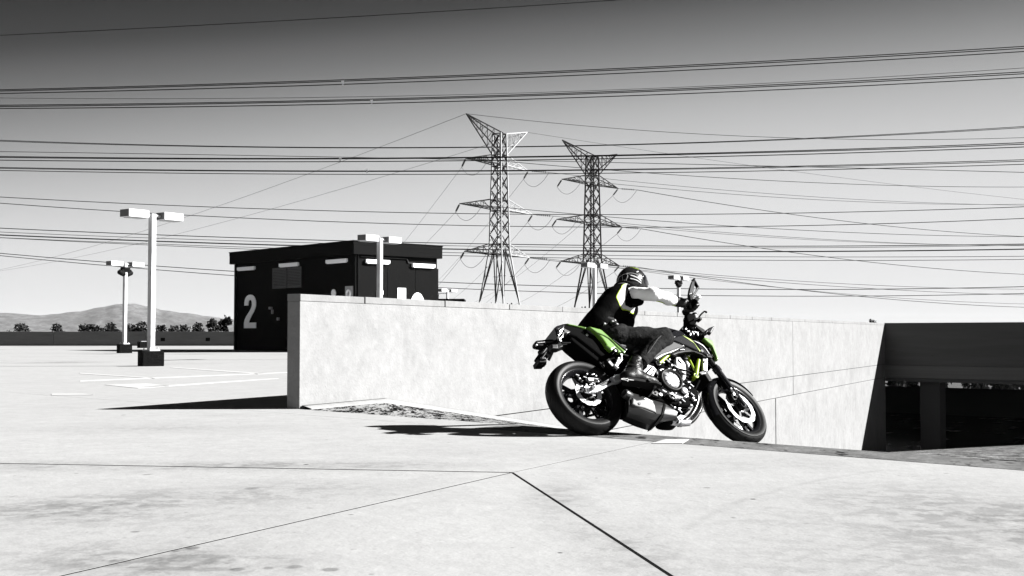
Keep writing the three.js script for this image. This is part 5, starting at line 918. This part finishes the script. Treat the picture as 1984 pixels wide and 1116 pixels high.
  const torso = [[[.225, .93, .075], [.225, .93, -.045], .105], [[.265, .99, .10], [.265, .99, -.02], .105, .105], [[.34, 1.06, .12], [.35, 1.07, -.01], .112, .112], [[.42, 1.14, .13], [.43, 1.16, .01], .118, .115], [[.47, 1.21, .14], [.48, 1.23, .0], .105, .10], [J.upper, J.shR, .088, .074], [J.upper, J.shL, .09, .08], [J.upper, [.60, 1.33, .105], .075, .062], [[.30, .97, .04], [.50, 1.05, .06], .10, .085], [[.50, 1.05, .06], [.585, 1.15, .085], .09, .085], [[.42, .93, .05], [.52, 1.04, .06], .075, .08]];
  const jacketG = flesh([...torso, [J.shL, [.63, 1.165, -.2], .07, .06]], .06, .0085, fold(.008, 34, [.6, 1, .2]));
  part('jacket', jacketG, jm, t, 'black leather jacket body');
  // pale piping panels laid on the jacket around the shoulder: strips that follow its surface
  {
    const ray2 = new THREE.Raycaster(); const jmesh = new THREE.Mesh(jacketG, new THREE.MeshBasicMaterial({ side: THREE.DoubleSide })); jmesh.updateMatrixWorld();
    const from = V(.30, .80, 1.6), drop = (x, y) => { ray2.set(V(x, y, 1.2), V(0, 0, -1)); const h = ray2.intersectObject(jmesh)[0]; return h ? [h.point.x, h.point.y, h.point.z, h.face.normal.x, h.face.normal.y, h.face.normal.z] : null; };
    // ribbon between an outer and an inner line, both given on the shoulder's side plane
    function ribbon(name, A, Bv, m, lift, label) {
      const N = 46, K = 6, pos = [], idx = []; const ca = new THREE.CatmullRomCurve3(A.map(p => V(p[0], p[1], 0)), false, 'centripetal'), cb = new THREE.CatmullRomCurve3(Bv.map(p => V(p[0], p[1], 0)), false, 'centripetal'); const zs = [];
      for (let i = 0; i <= N; i++) { const a = ca.getPoint(i / N), b = cb.getPoint(i / N); for (let k = 0; k <= K; k++) { const x = a.x + (b.x - a.x) * k / K, y = a.y + (b.y - a.y) * k / K; const d = drop(x, y); let z = d ? d[2] : (zs.at(-1) ?? .15); zs.push(z); pos.push(x, y, z + lift); } }
      for (let i = 1; i <= N; i++) for (let k = 0; k < K; k++) { const b = i * (K + 1) + k; idx.push(b - K - 1, b, b - K, b - K, b, b + 1); }
      const g = new THREE.BufferGeometry(); g.setAttribute('position', new THREE.Float32BufferAttribute(pos, 3)); g.setIndex(idx); g.computeVertexNormals();
      m = m.clone(); m.side = THREE.DoubleSide; part(name, g, m, t, label);
    }
    const outer = [[0.582, 1.327], [0.536, 1.306], [0.49, 1.272], [0.458, 1.229], [0.422, 1.187], [0.388, 1.131], [0.394, 1.087], [0.411, 1.052], [0.427, 1.042], [0.477, 1.057], [0.524, 1.063], [0.558, 1.054], [0.575, 1.07]], inner = [[0.608, 1.327], [0.57, 1.311], [0.534, 1.289], [0.507, 1.25], [0.48, 1.205], [0.465, 1.161], [0.457, 1.119], [0.457, 1.089], [0.463, 1.076], [0.498, 1.084], [0.539, 1.09], [0.573, 1.107], [0.608, 1.136]];
    const rim = [[0.576, 1.33], [0.532, 1.311], [0.485, 1.275], [0.452, 1.23], [0.416, 1.188], [0.38, 1.13], [0.386, 1.083], [0.403, 1.045], [0.422, 1.032], [0.474, 1.048], [0.522, 1.054], [0.554, 1.043], [0.577, 1.061]];
    ribbon('shoulder_stripe', outer, inner, cloth(.50, .6), .004, 'white stripe looping around the shoulder');
    ribbon('shoulder_piping', rim, outer, cloth(.2, .5, { color: new THREE.Color().setRGB(.26, .36, .03) }), .0035, 'lime piping outside the white stripe');
  }
  part('pocket', [tube([[0.241, 0.926, 0.16], [0.267, 0.992, 0.175], [0.286, 1.014, 0.18], [0.33, 1.011, 0.185], [0.331, 0.955, 0.19]], .003, 24, 6), tube([[0.279, 0.953, 0.185], [0.309, 0.946, 0.19], [0.339, 0.916, 0.19], [0.367, 0.9, 0.19]], .0032, 24, 6), tube([[0.155, 0.907, 0.13], [0.178, 0.915, 0.15], [0.221, 0.92, 0.165], [0.271, 0.902, 0.18]], .003, 24, 6)], cloth(.16, .45), t);
  part('buckle', [(() => { const c = [[0.237, 0.891, 0.19]][0]; return box(.02, .016, .014, ...c, .004); })(), (() => { const c = [[0.345, 0.894, 0.2]][0]; return box(.018, .014, .014, ...c, .004); })(), (() => { const c = [[0.311, 0.916, 0.2]][0]; return box(.022, .012, .012, ...c, .004); })()], std(.2, .4), t);
  part('belt_flap', flesh([[[[0.279, 0.957, 0.17]][0], [[0.329, 0.929, 0.18]][0], .035, .03]], .02, .008, fold(.008, 90, [.2, 1, .3])), new THREE.MeshPhysicalMaterial({ color: new THREE.Color().setRGB(.02, .02, .02), roughness: .35, specularIntensity: .5 }), t);
  // sleeves
  const white = cloth(.82, .62, { bumpMap: jktB, bumpScale: .010 });
  const armFold = (x, y, z) => { const eD = Math.hypot(x - J.elR[0] - .02, y - J.elR[1], Math.abs(z) - .37), s = Math.hypot(x - J.shR[0] - .02, y - J.shR[1], Math.abs(z) - .22); const ax = x * .75 + z * .5 * Math.sign(z) - y * .3, c = y - z * .4; const f = n2(ax * 1.15 + c * .25, c * .4 + .2); return -(.013 * Math.exp(-eD * eD / .006) + .010 * Math.exp(-s * s / .01) + .0025) * (f * 2 - .9); };
  part('sleeve', flesh([[[.556, 1.222, .195], J.elR, .054, .049], [J.elR, [.79, 1.083, .356], .049, .044], [[.79, 1.083, .356], [.905, 1.082, .334], .044, .034]], .03, .0065, armFold), white, t, 'white right sleeve with folds');
  part('sleeve', flesh([[[.60, 1.185, -.16], J.elL, .056, .049], [J.elL, [.84, 1.09, -.322], .048, .036]], .03, .009, armFold), white, t);
  part('sleeve_piping', tube([[.655, 1.088, .38, .048], [.71, 1.087, .372, .0465], [.77, 1.085, .36, .0445], [.83, 1.083, .348, .041], [.885, 1.082, .338, .036], [.91, 1.082, .334, .028]].map(q => [q[0] - .31 * q[3], q[1] - .90 * q[3], q[2] - .32 * q[3]]), .0065, 50, 8), cloth(.2, .5, { color: new THREE.Color().setRGB(.26, .36, .03) }), t, 'lime piping under the forearm');
  part('underarm_panel', flesh([[[.57, 1.15, .18], [.59, 1.11, .25], .048, .034]], .03, .009), jm, t);
  // gloves: palm, thumb, four fingers closed round each grip
  const glove = new THREE.MeshPhysicalMaterial({ color: new THREE.Color().setRGB(.010, .010, .010), roughness: .42, specularIntensity: .5 });
  for (const s of [1, -1]) {
    const G = (x, y, z) => V(x, y, z * s).applyMatrix4(STEER).toArray();
    const bones = [], wr = s > 0 ? J.wrR : J.wrL;
    const k1 = z => G(1.018, 1.098, z), back = z => G(.972, 1.095, z);
    bones.push([wr, back(.31), .036, .030]);
    for (const z of [.275, .30, .325, .348]) bones.push([back(z), k1(z), .022, .017]);
    [[.272, .0115], [.298, .0125], [.322, .012], [.345, .0105]].forEach(([z, r], i) => { const q = [.94, 1, .97, .88][i]; const p = [G(1.018, 1.098, z), G(1.002 + .040 * q, 1.080, z), G(1.002 + .034 * q, 1.050, z), G(1.004 + .006, 1.040, z)]; for (let k = 0; k < 3; k++) bones.push([p[k], p[k + 1], r + .002, r]); });
    bones.push([back(.265), G(.985, 1.062, .252), .019, .015], [G(.985, 1.062, .252), G(1.008, 1.044, .262), .014, .012]);
    const gl = part('glove', flesh(bones, .012, .0042), glove, t);
    part('cuff', flesh([[[wr[0] - .055, wr[1] - .002, wr[2] + s * .012], [wr[0] + .012, wr[1] + .002, wr[2]], .043, .038]], .01, .006), glove, gl);
    part('knuckle_guard', [.275, .30, .325, .348].map(z => { const p = G(1.022, 1.11, z); const g = new THREE.SphereGeometry(.0115, 12, 8); g.scale(1.2, .7, .9); g.translate(...p); return g; }), new THREE.MeshPhysicalMaterial({ color: new THREE.Color().setRGB(.03, .03, .03), roughness: .18, clearcoat: .8 }), gl);
    part('cuff_strap', bar([wr[0] - .03, wr[1] - .03, wr[2] + s * .03], [wr[0] - .01, wr[1] + .028, wr[2] + s * .03], .007, 8), cloth(.12, .4), gl);
  }
  // helmet: shell with chin bar, visor, trim
  {
    const h = part('helmet', (() => {
      const g = new THREE.SphereGeometry(1, 64, 48); const p = g.attributes.position;
      for (let i = 0; i < p.count; i++) { let x = p.getX(i), y = p.getY(i), z = p.getZ(i);
        let X = x * .148, Y = y * .138, Z = z * .122;
        if (y < 0) { const k = -y; X += .030 * k * (x > -.2 ? 1 : .3) + (x > 0 ? .022 * k * x : 0); Y = y * .165; Z *= 1 - .18 * k * k; if (Y < -.135) Y = -.135 - (Y + .135) * -.25; }
        if (x < 0 && y > -.3) X *= 1 + .06 * (1 - y * y);                        // back of the shell
        if (y > .2 && x < .1) Y += .006 * Math.max(0, 1 - Math.abs(z) * 2.4) * (1 - Math.abs(x + .3));   // slight ridge on top
        p.setXYZ(i, X, Y, Z); }
      g.computeVertexNormals(); return g;
    })(), new THREE.MeshPhysicalMaterial({ color: new THREE.Color().setRGB(.010, .010, .010), roughness: .25, clearcoat: .6, clearcoatRoughness: .08, specularIntensity: .55 }), t, 'black full face helmet with thin grey and white graphics');
    { const u = V(-.26, .84, .44).normalize(), f = V(.94, .12, -.34); f.addScaledVector(u, -f.dot(u)).normalize(); h.quaternion.setFromRotationMatrix(new THREE.Matrix4().makeBasis(f, u, f.clone().cross(u))); h.position.set(.715, 1.440, .075); h.scale.setScalar(.97); }
    // points on the shell from bearing (0 = front, 90 = right side, 180 = back) and height angle
    const surf = (az, el, lift = .0015) => { const a = az * Math.PI / 180, e = el * Math.PI / 180; let x = Math.cos(e) * Math.cos(a), y = Math.sin(e), z = Math.cos(e) * Math.sin(a); let X = x * .148, Y = y * .138, Z = z * .122; if (y < 0) { const k = -y; X += .030 * k * (x > -.2 ? 1 : .3) + (x > 0 ? .022 * k * x : 0); Y = y * .165; Z *= 1 - .18 * k * k; } if (x < 0 && y > -.3) X *= 1 + .06 * (1 - y * y); const L = Math.hypot(X, Y, Z); return [X * (1 + lift / L), Y * (1 + lift / L), Z * (1 + lift / L)]; };
    const line = (name, L, r, m) => part(name, tube(L.map(q => surf(q[0] + 26, q[1] + 12)), r, 50, 6), m, h);
    const grey = cloth(.34, .4), wht = cloth(.62, .4);
    line('graphic_line', [[172, 2], [168, 14], [150, 22], [128, 24], [112, 18]], .0022, grey);
    line('graphic_line', [[172, 2], [166, -10], [170, -24], [160, -30]], .0022, grey);
    line('graphic_line', [[150, 20], [146, 6], [150, -8], [146, -24]], .0020, grey);
    line('graphic_line', [[128, 25], [124, 12], [132, 0], [126, -14], [130, -28]], .0022, grey);
    line('graphic_line', [[128, 26], [106, 22], [86, 12], [70, 0]], .0022, grey);
    line('graphic_line', [[186, 8], [178, -2], [186, -16], [180, -28]], .0020, grey);
    for (const [L, r] of [[[[112, 14], [98, 6], [86, -4], [78, -14]], .0046], [[[116, 2], [102, -4], [90, -12], [80, -20]], .0042], [[[180, -12], [172, -22], [166, -26]], .0032]]) line('graphic_stroke', L, r, wht);
    line('graphic_stroke', [[139, 2], [137, -4], [140, -9]], .0045, wht);
    line('graphic_stroke', [[138, -18], [143, -18]], .003, wht);
    line('green_stroke', [[96, 62], [72, 48], [52, 34]], .0026, cloth(.2, .5, { color: new THREE.Color().setRGB(.30, .42, .03) }));
    line('vent', [[84, 22], [72, 24]], .006, cloth(.35, .3)); line('vent', [[80, 12], [74, 10]], .005, cloth(.25, .3));
    const vg = new THREE.SphereGeometry(1, 40, 20, 0, 6.2832, 1.25, .62); { const p = vg.attributes.position; for (let i = 0; i < p.count; i++) { const x = p.getX(i), y = p.getY(i), z = p.getZ(i); p.setXYZ(i, x * .156 + (y < 0 ? -y * .05 : 0), y * .14, z * .1255 * (x < -.1 ? .85 : 1)); } vg.computeVertexNormals(); }
    part('visor', vg, new THREE.MeshPhysicalMaterial({ color: new THREE.Color().setRGB(.006, .006, .007), roughness: .06, clearcoat: 1, specularIntensity: .8 }), h);
    part('neck_roll', (() => { const g = new THREE.TorusGeometry(.088, .018, 10, 36); g.scale(1.1, .95, 1); g.rotateX(Math.PI / 2); g.translate(.01, -.135, 0); return g; })(), cloth(.012, .8), h);
  }
  part('collar', (() => { const g = new THREE.TorusGeometry(.072, .022, 12, 36); g.scale(1.15, 1.05, 1.3); g.rotateX(Math.PI / 2); g.rotateZ(-.45); g.translate(.605, 1.325, .10); return g; })(), jm, t);
  part('collar_edge', (() => { const g = new THREE.TorusGeometry(.086, .006, 8, 40); g.scale(1.12, 1.05, 1); g.rotateX(Math.PI / 2); g.rotateZ(-.45); g.translate(.592, 1.312, .10); return g; })(), cloth(.30, .6), t);
  shadows(t);
}
scene.fog = new THREE.FogExp2(new THREE.Color().setRGB(.19, .19, .192), 2.5e-5);
renderer.render(scene, camera);
